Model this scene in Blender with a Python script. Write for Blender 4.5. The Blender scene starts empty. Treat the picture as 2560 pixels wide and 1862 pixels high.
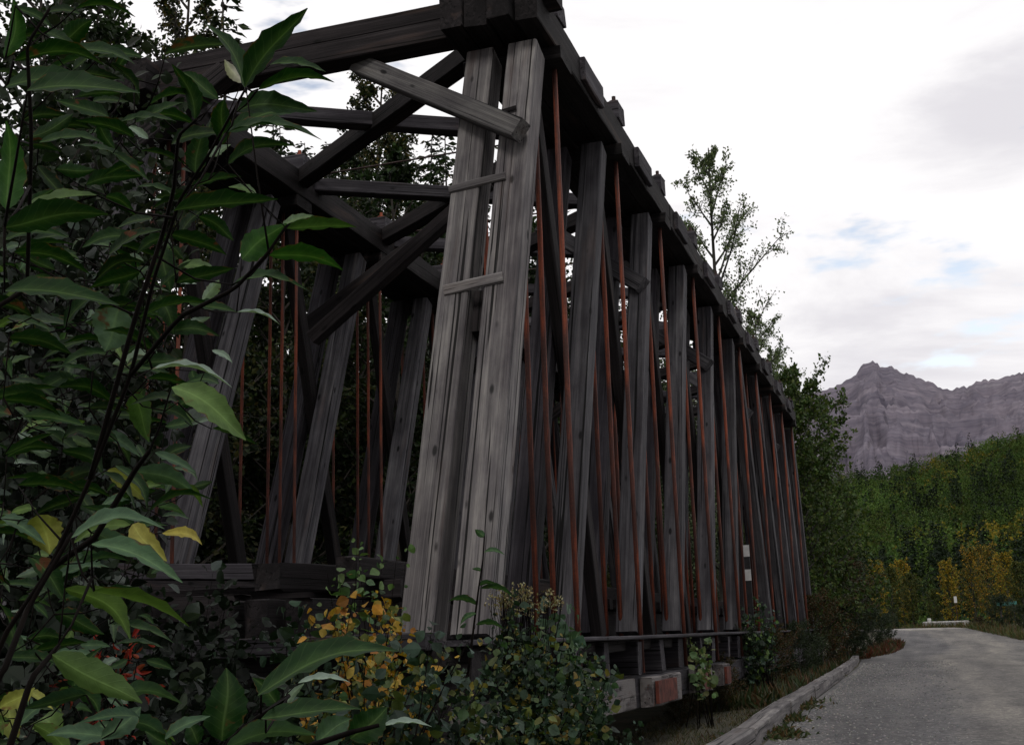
import bpy, bmesh, math, random
import numpy as np
from mathutils import Vector, Matrix
R = math.radians
rng = np.random.default_rng(7)
random.seed(7)
C = bpy.context.scene.collection

# ------------------------------------------------------------------ camera
cam = bpy.data.cameras.new('camera'); camo = bpy.data.objects.new('camera', cam); C.objects.link(camo)
cam.sensor_width = 36; cam.lens = 42.37; cam.clip_start = 0.05; cam.clip_end = 20000
RT = Vector((0.94790485, 0.31698494, -0.03157445))
UP = Vector((0.09768789, -0.19491127, 0.97594399))
FW = Vector((-0.30320533, 0.92818648, 0.21572293))
M = Matrix.Identity(4)
for i in range(3):
    M[i][0] = RT[i]; M[i][1] = UP[i]; M[i][2] = -FW[i]
camo.matrix_world = M
bpy.context.scene.camera = camo
F = 3013.0

# ------------------------------------------------------------------ world
SUN_EL, SUN_AZ = 46.0, 172.0       # azimuth clockwise from +Y
world = bpy.data.worlds.new("World"); bpy.context.scene.world = world
world.use_nodes = True
nt = world.node_tree; nt.nodes.clear()
def N(nt, t, **kw):
    n = nt.nodes.new(t)
    for k, v in kw.items():
        if k.startswith('i_'):
            key = k[2:]
            n.inputs[int(key) if key.isdigit() else key.replace('_', ' ')].default_value = v
        else: setattr(n, k, v)
    return n
def L(nt, a, b): nt.links.new(a, b)
out = N(nt, 'ShaderNodeOutputWorld'); bg = N(nt, 'ShaderNodeBackground'); bg.inputs['Strength'].default_value = 0.1
sky = N(nt, 'ShaderNodeTexSky', sky_type='NISHITA', sun_disc=False)
sky.sun_elevation = R(SUN_EL); sky.sun_rotation = R(SUN_AZ); sky.air_density = 1.0; sky.dust_density = 1.5
tc = N(nt, 'ShaderNodeTexCoord')
def skydir(px, py):
    v = RT*(px-1280) + UP*(931-py) + FW*F; v.normalize(); return v
mp = N(nt, 'ShaderNodeMapping'); mp.inputs['Scale'].default_value = (1.3, 1.3, 4.2); mp.inputs['Rotation'].default_value = (0, 0.18, 0.3)
L(nt, tc.outputs['Generated'], mp.inputs['Vector'])
n1 = N(nt, 'ShaderNodeTexNoise', i_Scale=2.6, i_Detail=7.0, i_Roughness=0.58, i_Distortion=0.5)
L(nt, mp.outputs[0], n1.inputs['Vector'])
n2 = N(nt, 'ShaderNodeTexNoise', i_Scale=5.0, i_Detail=5.0, i_Roughness=0.55)
L(nt, mp.outputs[0], n2.inputs['Vector'])
def spot(px, py, rad, sharp=1.0):
    # soft patch of sky round one compass direction
    d = skydir(px, py)
    dp = N(nt, 'ShaderNodeVectorMath', operation='DISTANCE')
    sc = N(nt, 'ShaderNodeVectorMath', operation='MULTIPLY'); sc.inputs[1].default_value = (1, 1, 2.2)
    L(nt, tc.outputs['Generated'], sc.inputs[0]); L(nt, sc.outputs[0], dp.inputs[0]); dp.inputs[1].default_value = (d.x, d.y, d.z*2.2)
    mr = N(nt, 'ShaderNodeMapRange', interpolation_type='SMOOTHSTEP'); mr.inputs['From Min'].default_value = rad; mr.inputs['From Max'].default_value = 0.0
    mr.inputs['To Max'].default_value = sharp
    L(nt, dp.outputs['Value'], mr.inputs['Value']); return mr.outputs[0]
def madd(a, b, op='ADD'):
    m = N(nt, 'ShaderNodeMath', operation=op); L(nt, a, m.inputs[0])
    if isinstance(b, (int, float)): m.inputs[1].default_value = b
    else: L(nt, b, m.inputs[1])
    return m.outputs[0]
# cloud thickness variation: grey undersides
greyn = N(nt, 'ShaderNodeMapRange', interpolation_type='SMOOTHSTEP'); greyn.inputs['From Min'].default_value = 0.50; greyn.inputs['From Max'].default_value = 0.78
gsum = madd(n1.outputs['Fac'], spot(2480, 280, 0.16, 0.26)); gsum = madd(gsum, spot(2130, 930, 0.16, 0.16)); gsum = madd(gsum, spot(1500, 320, 0.2, 0.13))
gsum = madd(gsum, spot(2500, 800, 0.14, 0.10))
L(nt, gsum, greyn.inputs['Value'])
cloud = N(nt, 'ShaderNodeMix', data_type='RGBA'); L(nt, greyn.outputs[0], cloud.inputs['Factor'])
cloud.inputs['A'].default_value = (10.3, 10.1, 10.2, 1); cloud.inputs['B'].default_value = (7.9, 7.7, 8.1, 1)
# gaps of blue
bl = N(nt, 'ShaderNodeMapRange', interpolation_type='SMOOTHSTEP'); bl.inputs['From Min'].default_value = 0.62; bl.inputs['From Max'].default_value = 0.85
bsum = madd(madd(madd(n2.outputs['Fac'], 2.2, 'MULTIPLY'), -.72), spot(2240, 610, 0.13, 0.15)); bsum = madd(bsum, spot(2060, 650, 0.09, 0.13)); L(nt, bsum, bl.inputs['Value'])
skym = N(nt, 'ShaderNodeMix', data_type='RGBA', blend_type='MULTIPLY'); skym.inputs['Factor'].default_value = 1.0
L(nt, sky.outputs[0], skym.inputs['A']); skym.inputs['B'].default_value = (3.3, 2.5, 1.95, 1)
mixs = N(nt, 'ShaderNodeMix', data_type='RGBA'); L(nt, bl.outputs[0], mixs.inputs['Factor'])
L(nt, cloud.outputs['Result'], mixs.inputs['A']); L(nt, skym.outputs['Result'], mixs.inputs['B'])
sepd = N(nt, 'ShaderNodeSeparateXYZ'); L(nt, tc.outputs['Generated'], sepd.inputs[0])
rear_dim = N(nt, 'ShaderNodeMapRange', interpolation_type='SMOOTHSTEP')  # unseen sky behind the camera, dimming added to deepen contrast on the timbers
for k_, v_ in (('From Min', -.55), ('From Max', .25), ('To Min', .34), ('To Max', 1.0)): rear_dim.inputs[k_].default_value = v_
L(nt, sepd.outputs['Y'], rear_dim.inputs['Value']); bc = N(nt, 'ShaderNodeCombineXYZ')
for k_ in range(3): L(nt, rear_dim.outputs[0], bc.inputs[k_])
mixb = N(nt, 'ShaderNodeMix', data_type='RGBA', blend_type='MULTIPLY'); mixb.inputs['Factor'].default_value = 1.0
L(nt, mixs.outputs['Result'], mixb.inputs['A']); L(nt, bc.outputs[0], mixb.inputs['B'])
L(nt, mixb.outputs['Result'], bg.inputs['Color']); L(nt, bg.outputs[0], out.inputs['Surface'])

# ------------------------------------------------------------------ sun behind thin cloud
sl = bpy.data.lights.new('sun', 'SUN'); sl.energy = 1.25; sl.angle = R(20); sl.color = (1.0, 0.96, 0.9)
so = bpy.data.objects.new('sun', sl); C.objects.link(so)
az = R(SUN_AZ); el = R(SUN_EL)
sd = Vector((math.sin(az)*math.cos(el), math.cos(az)*math.cos(el), math.sin(el)))
so.rotation_euler = sd.to_track_quat('Z', 'Y').to_euler()
sc = bpy.context.scene
sc.view_settings.view_transform = 'Standard'; sc.view_settings.look = 'None'
sc.view_settings.exposure = 0.0; sc.view_settings.gamma = 1.0
sc.cycles.max_bounces = 6; sc.cycles.diffuse_bounces = 3; sc.cycles.glossy_bounces = 2; sc.cycles.transmission_bounces = 3

# ------------------------------------------------------------------ helpers
def at(px, py, Y):
    """point of the photograph's ray px,py on the plane y = Y"""
    v = RT*(px-1280) + UP*(931-py) + FW*F
    return v*(Y/v.y)
def atdist(px, py, d):
    v = RT*(px-1280) + UP*(931-py) + FW*F; v.normalize(); return v*d
def tag(o, label=None, cat=None, group=None, kind=None):
    if label: o['label'] = label
    if cat: o['category'] = cat
    if group: o['group'] = group
    if kind: o['kind'] = kind
    return o
def empty(name, loc=(0, 0, 0), label=None, cat=None, group=None):
    o = bpy.data.objects.new(name, None); C.objects.link(o); o.location = loc; o.empty_display_size = 0.3
    return tag(o, label, cat, group)
def link(name, me, mat, parent=None, matrix=None, smooth=False):
    if mat is not None: me.materials.append(mat)
    if smooth: me.shade_smooth()
    o = bpy.data.objects.new(name, me); C.objects.link(o)
    if parent is not None: o.parent = parent
    if matrix is not None: o.matrix_local = matrix
    return o
def npmesh(name, V, Fc, col=None):
    """V (n,3); Fc list of (m,k) arrays; col (n,3)"""
    me = bpy.data.meshes.new(name)
    V = np.asarray(V, dtype=np.float32)
    me.vertices.add(len(V)); me.vertices.foreach_set('co', V.ravel())
    loops = np.concatenate([f.ravel() for f in Fc]).astype(np.int32)
    tot = np.concatenate([np.full(len(f), f.shape[1], dtype=np.int32) for f in Fc])
    start = np.concatenate([[0], np.cumsum(tot)[:-1]]).astype(np.int32)
    me.loops.add(len(loops)); me.loops.foreach_set('vertex_index', loops)
    me.polygons.add(len(tot)); me.polygons.foreach_set('loop_start', start); me.polygons.foreach_set('loop_total', tot)
    me.update(calc_edges=True); me.validate(); me.shade_flat()
    if col is not None:
        a = me.color_attributes.new('Col', 'FLOAT_COLOR', 'POINT')
        c4 = np.ones((len(V), 4), dtype=np.float32); c4[:, :3] = col
        a.data.foreach_set('color', c4.ravel())
    return me
class Acc:
    """collects vertices and faces of one mesh"""
    def __init__(s): s.V = []; s.F = {}; s.C = []; s.U = []; s.n = 0
    def add(s, V, Fs, col=(1, 1, 1)):
        V = np.asarray(V, dtype=float); s.V.append(V)
        c = np.asarray(col, dtype=float)
        s.C.append(np.broadcast_to(c, (len(V), 3)) if c.ndim == 1 else c)
        for f in Fs:
            f = np.asarray(f); s.F.setdefault(f.shape[1], []).append(f+s.n)
        s.n += len(V)
    def tube(s, pts, radii, seg=6, col=(1, 1, 1)):
        pts = np.asarray(pts, dtype=float); n = len(pts)
        radii = np.broadcast_to(np.asarray(radii, dtype=float), (n,))
        T = np.gradient(pts, axis=0); T /= np.linalg.norm(T, axis=1)[:, None]+1e-9
        ref = np.array([0.3, 0.2, 1.0]) if abs(T[0][2]) < 0.9 else np.array([1.0, 0.1, 0])
        V = []
        for i in range(n):
            a = np.cross(T[i], ref); a /= np.linalg.norm(a); b = np.cross(T[i], a)
            for k in range(seg):
                t = 2*math.pi*k/seg
                V.append(pts[i]+radii[i]*(math.cos(t)*a+math.sin(t)*b))
        Fq = [[i*seg+k, i*seg+(k+1) % seg, (i+1)*seg+(k+1) % seg, (i+1)*seg+k] for i in range(n-1) for k in range(seg)]
        s.add(V, [np.array(Fq), np.array([list(range(seg))[::-1], [(n-1)*seg+k for k in range(seg)]])], col)
    def box(s, lo, hi, col=(1, 1, 1)):
        x0, y0, z0 = lo; x1, y1, z1 = hi
        V = [(x0, y0, z0), (x1, y0, z0), (x1, y1, z0), (x0, y1, z0), (x0, y0, z1), (x1, y0, z1), (x1, y1, z1), (x0, y1, z1)]
        s.add(V, [np.array([[0, 3, 2, 1], [4, 5, 6, 7], [0, 1, 5, 4], [1, 2, 6, 5], [2, 3, 7, 6], [3, 0, 4, 7]])], col)
    def mesh(s, name):
        me = npmesh(name, np.concatenate(s.V), [np.concatenate(f) for f in s.F.values()], np.concatenate(s.C))
        if s.U:
            a = me.attributes.new('Leaf', 'FLOAT_VECTOR', 'POINT'); a.data.foreach_set('vector', np.array(s.U, dtype=np.float32).ravel())
        return me

def unit(a): return a/(np.linalg.norm(a, axis=-1, keepdims=True)+1e-9)
# leaf templates: (u along, v across, n up) unit length, faces
RH_V = np.array([[0, 0, 0], [.45, .32, .06], [1, 0, -.05], [.45, -.32, .06]]); RH_F = [np.array([[0, 1, 2, 3]])]
OV_V = np.array([[0, 0, 0], [.18, .24, .05], [.45, .36, .08], [.75, .22, .03], [1, 0, -.12], [.75, -.22, .03], [.45, -.36, .08], [.18, -.24, .05], [.2, 0, 0], [.47, 0, 0], [.76, 0, -.03]])
OV_F = [np.array([[8, 1, 2, 9], [9, 2, 3, 10], [9, 6, 7, 8], [10, 5, 6, 9]])[:, ::-1], np.array([[0, 1, 8], [0, 8, 7], [10, 3, 4], [10, 4, 5]])[:, ::-1]]
def scatter(acc, P, D, Nn, S, col, tpl='rh', wid=1.0, chunk=None):
    """leaves at P pointing along D with normal Nn, size S"""
    TV, TF = (RH_V, RH_F) if tpl == 'rh' else (OV_V, OV_F)
    D = unit(D); W = unit(np.cross(Nn, D)); Nn = np.cross(D, W); n = len(P); k = len(TV)
    S = np.broadcast_to(np.asarray(S, dtype=float), (n,))
    V = P[:, None, :] + S[:, None, None]*(TV[None, :, 0:1]*D[:, None, :]+wid*TV[None, :, 1:2]*W[:, None, :]+TV[None, :, 2:3]*Nn[:, None, :])
    off = (np.arange(n)*k)[:, None, None]
    Fs = [(f[None]+off).reshape(-1, f.shape[1]) for f in TF]
    cc = np.broadcast_to(col, (n, 3)); acc.add(V.reshape(-1, 3), Fs, np.repeat(cc, k, axis=0))
def rdir(n, up=0.0):
    v = rng.normal(size=(n, 3)); v[:, 2] += up; return unit(v)
def vary(base, n, amt=0.25):
    base = np.asarray(base, dtype=float)
    if base.ndim == 1: base = base[None]
    idx = rng.integers(0, len(base), n)
    return base[idx]*(1+rng.uniform(-amt, amt, (n, 1)))*(1+rng.uniform(-.08, .08, (n, 3)))

# ------------------------------------------------------------------ materials
def newmat(name):
    m = bpy.data.materials.new(name); m.use_nodes = True; t = m.node_tree
    b = t.nodes['Principled BSDF']; return m, t, b
def ramp(t, stops, inp):
    r = N(t, 'ShaderNodeValToRGB'); e = r.color_ramp.elements
    while len(e) < len(stops): e.new(0.5)
    for k, (p, c) in enumerate(stops):
        e[k].position = p; e[k].color = (*c, 1) if len(c) == 3 else c
    L(t, inp, r.inputs[0]); return r.outputs[0]
def mixc(t, a, b, f, mode='MIX'):
    m = N(t, 'ShaderNodeMix', data_type='RGBA', blend_type=mode)
    if isinstance(f, float): m.inputs['Factor'].default_value = f
    else: L(t, f, m.inputs['Factor'])
    for s, v in (('A', a), ('B', b)):
        if isinstance(v, tuple): m.inputs[s].default_value = (*v, 1)
        else: L(t, v, m.inputs[s])
    return m.outputs['Result']
def noise(t, vec, scale, detail=4.0, rough=0.55, dist=0.0):
    n = N(t, 'ShaderNodeTexNoise', i_Scale=scale, i_Detail=detail, i_Roughness=rough, i_Distortion=dist); L(t, vec, n.inputs['Vector']); return n.outputs['Fac']
def mapping(t, vec, scale, loc=None):
    m = N(t, 'ShaderNodeMapping'); m.inputs['Scale'].default_value = scale; L(t, vec, m.inputs['Vector'])
    if loc is not None: L(t, loc, m.inputs['Location'])
    return m.outputs[0]
def mrange(t, v, a, b, c, d):
    m = N(t, 'ShaderNodeMapRange', interpolation_type='SMOOTHSTEP')
    for k, x in zip(('From Min', 'From Max', 'To Min', 'To Max'), (a, b, c, d)): m.inputs[k].default_value = x
    L(t, v, m.inputs['Value']); return m.outputs[0]
def wood(name, dark, mid, light, stain=0.5, paint=None):
    m, t, b = newmat(name)
    tc = N(t, 'ShaderNodeTexCoord'); oi = N(t, 'ShaderNodeObjectInfo')
    loc = N(t, 'ShaderNodeCombineXYZ'); mm = N(t, 'ShaderNodeMath', operation='MULTIPLY'); mm.inputs[1].default_value = 57.0
    L(t, oi.outputs['Random'], mm.inputs[0])
    for k in range(3): L(t, mm.outputs[0], loc.inputs[k])
    o = tc.outputs['Object']
    warp = noise(t, mapping(t, o, (1.2, 1.2, .5), loc.outputs[0]), 1.3, 2)
    g1 = noise(t, mapping(t, o, (9, 9, .28), loc.outputs[0]), 1.4, 5, .6, 1.0)
    g2 = noise(t, mapping(t, o, (70, 70, .9), loc.outputs[0]), 1.5, 4, .65, .3)
    big = noise(t, mapping(t, o, (2, 2, .45), loc.outputs[0]), 1.0, 3)
    c = ramp(t, [(.25, dark), (.5, mid), (.72, light)], g1)
    fine = ramp(t, [(.35, (.45, .44, .46)), (.62, (1.1, 1.1, 1.1))], g2)
    c = mixc(t, c, fine, .55, 'MULTIPLY')
    blot = noise(t, mapping(t, o, (3.5, 3.5, 1.6), loc.outputs[0]), 1.3, 6, .62)
    c = mixc(t, c, ramp(t, [(.32, (.6, .58, .62)), (.6, (1.15, 1.15, 1.13)), (.72, (1.35, 1.34, 1.3))], blot), .8, 'MULTIPLY')
    c = mixc(t, c, ramp(t, [(.3, (.45, .42, .45)), (.65, (1.15, 1.15, 1.15))], big), .8, 'MULTIPLY')
    # long drying checks
    ck = noise(t, mapping(t, o, (28, 28, .22), loc.outputs[0]), 1.0, 2, .4, .9)
    crack = mrange(t, ck, .375, .34, 0, 1)
    c = mixc(t, c, tuple(x*.12 for x in dark), crack)
    # knots
    vo = N(t, 'ShaderNodeTexVoronoi', feature='F1', i_Scale=1.0); L(t, mapping(t, o, (4.6, 4.6, 1.9), loc.outputs[0]), vo.inputs['Vector'])
    kn = mrange(t, vo.outputs['Distance'], .15, .07, 0, 1)
    c = mixc(t, c, tuple(x*.3 for x in dark), kn)
    # bolt-rust and water stains
    st = noise(t, mapping(t, o, (5, 5, .6), loc.outputs[0]), 1.0, 3, .5)
    c = mixc(t, c, (.085, .055, .045), mrange(t, st, .60, .75, 0, stain))
    rv = mrange(t, oi.outputs['Random'], 0, 1, .78, 1.2); rc = N(t, 'ShaderNodeCombineXYZ')
    for k in range(3): L(t, rv, rc.inputs[k])
    c = mixc(t, c, rc.outputs[0], 1.0, 'MULTIPLY')
    if paint:
        pn = noise(t, mapping(t, o, (4, 4, 2.2), loc.outputs[0]), 1.1, 6, .6)
        c = mixc(t, c, paint, mrange(t, pn, .47, .56, 0, .9)); c = mixc(t, c, (.10, .035, .02), mrange(t, noise(t, tc.outputs['Object'], 6, 5, .7), .60, .66, 0, .85))
    L(t, c, b.inputs['Base Color']); b.inputs['Roughness'].default_value = .85; b.inputs['Specular IOR Level'].default_value = .25
    h = N(t, 'ShaderNodeMath', operation='SUBTRACT'); L(t, g2, h.inputs[0]); L(t, crack, h.inputs[1])
    bu = N(t, 'ShaderNodeBump', i_Strength=.6, i_Distance=.012); L(t, h.outputs[0], bu.inputs['Height']); L(t, bu.outputs[0], b.inputs['Normal'])
    return m
M_WL = wood('bleached_timber', (.085, .079, .083), (.20, .19, .19), (.34, .325, .31), .4)
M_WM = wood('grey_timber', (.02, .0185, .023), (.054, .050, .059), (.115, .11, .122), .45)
M_WG = wood('lit_tone_timber', (.032, .031, .036), (.084, .082, .091), (.165, .162, .172), .4)  # lighter copy of the grey timber: light on facing sticks put into colour
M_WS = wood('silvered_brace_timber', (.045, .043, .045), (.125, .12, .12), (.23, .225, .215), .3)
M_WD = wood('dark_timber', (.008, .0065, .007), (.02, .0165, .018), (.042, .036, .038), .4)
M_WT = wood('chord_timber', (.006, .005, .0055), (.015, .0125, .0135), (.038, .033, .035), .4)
M_WP = wood('painted_timber', (.05, .045, .045), (.11, .10, .10), (.2, .19, .19), .7, (.17, .158, .155))
def simple(name, col, rough=.7, spec=.3, metal=0.0, nscale=8.0, amt=.4, bump=0.0):
    m, t, b = newmat(name); tc = N(t, 'ShaderNodeTexCoord')
    n = noise(t, tc.outputs['Object'], nscale, 5)
    c = ramp(t, [(.3, tuple(x*(1-amt) for x in col)), (.7, tuple(min(1, x*(1+amt)) for x in col))], n)
    L(t, c, b.inputs['Base Color']); b.inputs['Roughness'].default_value = rough; b.inputs['Specular IOR Level'].default_value = spec; b.inputs['Metallic'].default_value = metal
    if bump:
        bu = N(t, 'ShaderNodeBump', i_Strength=bump, i_Distance=.02); L(t, n, bu.inputs['Height']); L(t, bu.outputs[0], b.inputs['Normal'])
    return m
def rustmat():
    m, t, b = newmat('rusty_iron'); tc = N(t, 'ShaderNodeTexCoord'); oi = N(t, 'ShaderNodeObjectInfo')
    v = mapping(t, tc.outputs['Object'], (6, 6, .5)); n = noise(t, v, 1.5, 6, .65); n3 = noise(t, tc.outputs['Object'], 40, 3)
    c = ramp(t, [(.28, (.022, .010, .009)), (.45, (.085, .026, .018)), (.6, (.34, .075, .03)), (.75, (.10, .047, .037))], n)
    c = mixc(t, c, ramp(t, [(.3, (.55, .5, .5)), (.7, (1.1, 1.1, 1.1))], n3), .7, 'MULTIPLY')
    L(t, c, b.inputs['Base Color']); b.inputs['Roughness'].default_value = .75
    bu = N(t, 'ShaderNodeBump', i_Strength=.4, i_Distance=.004); L(t, n3, bu.inputs['Height']); L(t, bu.outputs[0], b.inputs['Normal'])
    return m
M_RUST = rustmat()
M_PLATE = simple('flaking_rust_plate', (.085, .022, .015), .85, nscale=7, amt=.75, bump=.5)
M_STONE, _t, _b = newmat('stone'); _a = N(_t, 'ShaderNodeAttribute', attribute_name='Col'); L(_t, _a.outputs['Color'], _b.inputs['Base Color']); _b.inputs['Roughness'].default_value = .9
M_WIRE = simple('dark_iron', (.05, .03, .028), .7)
M_WHITE = simple('white_paint', (.6, .6, .6), .6, amt=.15)
M_PALE = simple('pale_weathered_log', (.42, .41, .40), .8, amt=.25)
M_BLACKP = simple('black_paint', (.02, .02, .022), .6)
M_TEAL = simple('faded_teal_paint', (.06, .22, .20), .5, amt=.2)
M_BARK = simple('bark', (.05, .043, .038), .9, nscale=12, bump=.5)
M_BARKP = simple('poplar_bark', (.045, .043, .037), .9, nscale=6, bump=.4)
M_TWIG = simple('twig_bark', (.005, .0035, .003), .85, .08, nscale=30)
def leafmat(name, rough=.45, spec=.5, trans=.25, blotch=0.0, nscale=30, veins=False):
    m, t, b = newmat(name); at_ = N(t, 'ShaderNodeAttribute', attribute_name='Col'); tc = N(t, 'ShaderNodeTexCoord')
    n = noise(t, tc.outputs['Object'], nscale, 4)
    c = mixc(t, at_.outputs['Color'], ramp(t, [(.3, (.72, .72, .72)), (.7, (1.2, 1.2, 1.2))], n), .8, 'MULTIPLY')
    if blotch:
        n4 = noise(t, tc.outputs['Object'], 22, 3); c = mixc(t, c, (.10, .03, .015), mrange(t, n4, .66, .72, 0, blotch))
    if veins:
        la = N(t, 'ShaderNodeAttribute', attribute_name='Leaf'); sp = N(t, 'ShaderNodeSeparateXYZ'); L(t, la.outputs['Vector'], sp.inputs[0])
        def mth(op, a, b=None):
            m_ = N(t, 'ShaderNodeMath', operation=op)
            for i_, v_ in enumerate((a, b)):
                if v_ is None: continue
                if isinstance(v_, (int, float)): m_.inputs[i_].default_value = v_
                else: L(t, v_, m_.inputs[i_])
            return m_.outputs[0]
        aq = mth('ABSOLUTE', sp.outputs[1]); wob = mth('MULTIPLY', noise(t, tc.outputs['Object'], 40, 2), .5)
        fr = mth('FRACT', mth('ADD', mth('SUBTRACT', mth('MULTIPLY', sp.outputs[0], 9.0), mth('MULTIPLY', aq, 1.5)), wob))
        vd_ = mth('ABSOLUTE', mth('SUBTRACT', fr, .5)); vein = mrange(t, vd_, .09, .0, 0, .30)
        mid_ = mrange(t, aq, .10, .02, 0, .9); vv = mth('MAXIMUM', vein, mid_)
        c = mixc(t, c, mixc(t, c, (.035, .05, .02), 1.0, 'ADD'), vv)
        edge = mth('ADD', aq, mth('MULTIPLY', noise(t, tc.outputs['Object'], 30, 4, .7), 1.1)); c = mixc(t, c, (.085, .045, .015), mrange(t, edge, 1.52, 1.66, 0, .8))
    L(t, c, b.inputs['Base Color']); b.inputs['Roughness'].default_value = rough; b.inputs['Specular IOR Level'].default_value = spec
    tr = N(t, 'ShaderNodeBsdfTranslucent'); L(t, mixc(t, c, (1.1, 1.35, .55), 1.0, 'MULTIPLY'), tr.inputs['Color'])
    mx = N(t, 'ShaderNodeMixShader'); mx.inputs[0].default_value = trans
    L(t, b.outputs[0], mx.inputs[1]); L(t, tr.outputs[0], mx.inputs[2]); L(t, mx.outputs[0], t.nodes['Material Output'].inputs['Surface'])
    bu = N(t, 'ShaderNodeBump', i_Strength=.25, i_Distance=.003); L(t, (mth('SUBTRACT', n, vv) if veins else n), bu.inputs['Height']); L(t, bu.outputs[0], b.inputs['Normal'])
    return m
M_BIGLEAF = leafmat('broad_leaf', .6, .16, .22, .8, 60, True)
M_LEAF = leafmat('small_leaf', .6, .2, .2)
M_FAR = leafmat('far_leaf', .8, .15, .15, 0, 2)

# ------------------------------------------------------------------ terrain
def sm(x): x = np.clip(x, 0, 1); return x*x*(3-2*x)
def vnoise(x, y, s, seed=0):
    return (np.sin(x/s*1.7+seed)*np.cos(y/s*1.3+seed*2.1)+.5*np.sin(x/s*3.9+y/s*2.7+seed*1.3)+.3*np.cos(y/s*6.1-x/s*5.3+seed))/1.8
def road_z(y): return -1.2 + 1.02*sm((y-45)/62.0) - 2.5*sm((y-118)/60.0)
RL = [(-1.75, 2.4), (-1.72, 9), (-1.72, 12), (-1.8, 15), (-1.9, 21), (-1.95, 28), (-2.1, 41), (-2.35, 48), (-2.1, 52), (-1.45, 56), (-1.1, 62), (-1.5, 70.4), (-2.06, 81), (-2.6, 90), (-4.2, 98), (-9, 108), (-20, 120), (-30, 130)]
RR = [(16, 2.4), (13, 14), (9, 34), (5.6, 60), (4.8, 68), (4.2, 77), (3.5, 86), (3.1, 95), (2.3, 101), (-1, 107), (-10, 115), (-22, 128), (-30, 134)]
def ipol(pts, y): return np.interp(y, [p[1] for p in pts], [p[0] for p in pts])
def gz(x, y):
    x = np.asarray(x, dtype=float); y = np.asarray(y, dtype=float)
    z = road_z(y)
    l = ipol(RL, y); r = ipol(RR, y)
    dl = np.clip(l-x, 0, None); dr = np.clip(x-r, 0, None)
    z = z - .12*sm(dl/1.2) - .25*sm((dl-.8)/3) + .05*vnoise(x, y, 1.6)*sm(dl/1.5) + 1.3*sm((dl-12)/30)
    z = z + (.45*sm(dr/4.0) + .12*vnoise(x, y, 4.)*sm(dr/4))*(1-sm((y-90)/12)) + 1.5*sm((dr-6)/40)*(1-sm((y-80)/20)) - .5*sm((y-112)/10)
    return z
def ground_z(x, y):
    l = ipol(RL, y); r = ipol(RR, y)
    inside = sm((x-l+.05)/.3)*sm((r-x)/.3)
    return gz(x, y) - .06*inside
xs = np.concatenate([np.linspace(-400, -40, 20), np.linspace(-38, -12, 24), np.arange(-11.6, 4, .35), np.linspace(4.5, 30, 36), np.linspace(36, 400, 22)])
ys = np.concatenate([np.linspace(-30, -2, 8), np.arange(0, 70, .7), np.arange(70, 160, 2.0), np.linspace(165, 420, 18)])
X, Yg = np.meshgrid(xs, ys); Z = ground_z(X, Yg)
V = np.stack([X, Yg, Z], -1).reshape(-1, 3); nx, ny = len(xs), len(ys)
def gridfaces(nx, ny):
    i = np.arange(nx-1)[None] + (np.arange(ny-1)*nx)[:, None]; i = i.ravel()
    return np.stack([i, i+1, i+nx+1, i+nx], -1)
def groundmat():
    m, t, b = newmat('verge_soil'); tc = N(t, 'ShaderNodeTexCoord'); o = tc.outputs['Object']
    n = noise(t, o, 1.2, 6, .6); n2 = noise(t, o, 14, 5, .6)
    c = ramp(t, [(.3, (.018, .017, .012)), (.5, (.045, .042, .022)), (.68, (.075, .062, .04))], n)
    c = mixc(t, c, ramp(t, [(.3, (.4, .4, .4)), (.7, (1.3, 1.3, 1.2))], n2), .9, 'MULTIPLY')
    L(t, c, b.inputs['Base Color']); b.inputs['Roughness'].default_value = .95
    bu = N(t, 'ShaderNodeBump', i_Strength=.8, i_Distance=.06); L(t, n2, bu.inputs['Height']); L(t, bu.outputs[0], b.inputs['Normal'])
    return m
g = link('ground', npmesh('ground', V, [gridfaces(nx, ny)]), groundmat(), smooth=True); tag(g, kind='structure')
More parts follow.
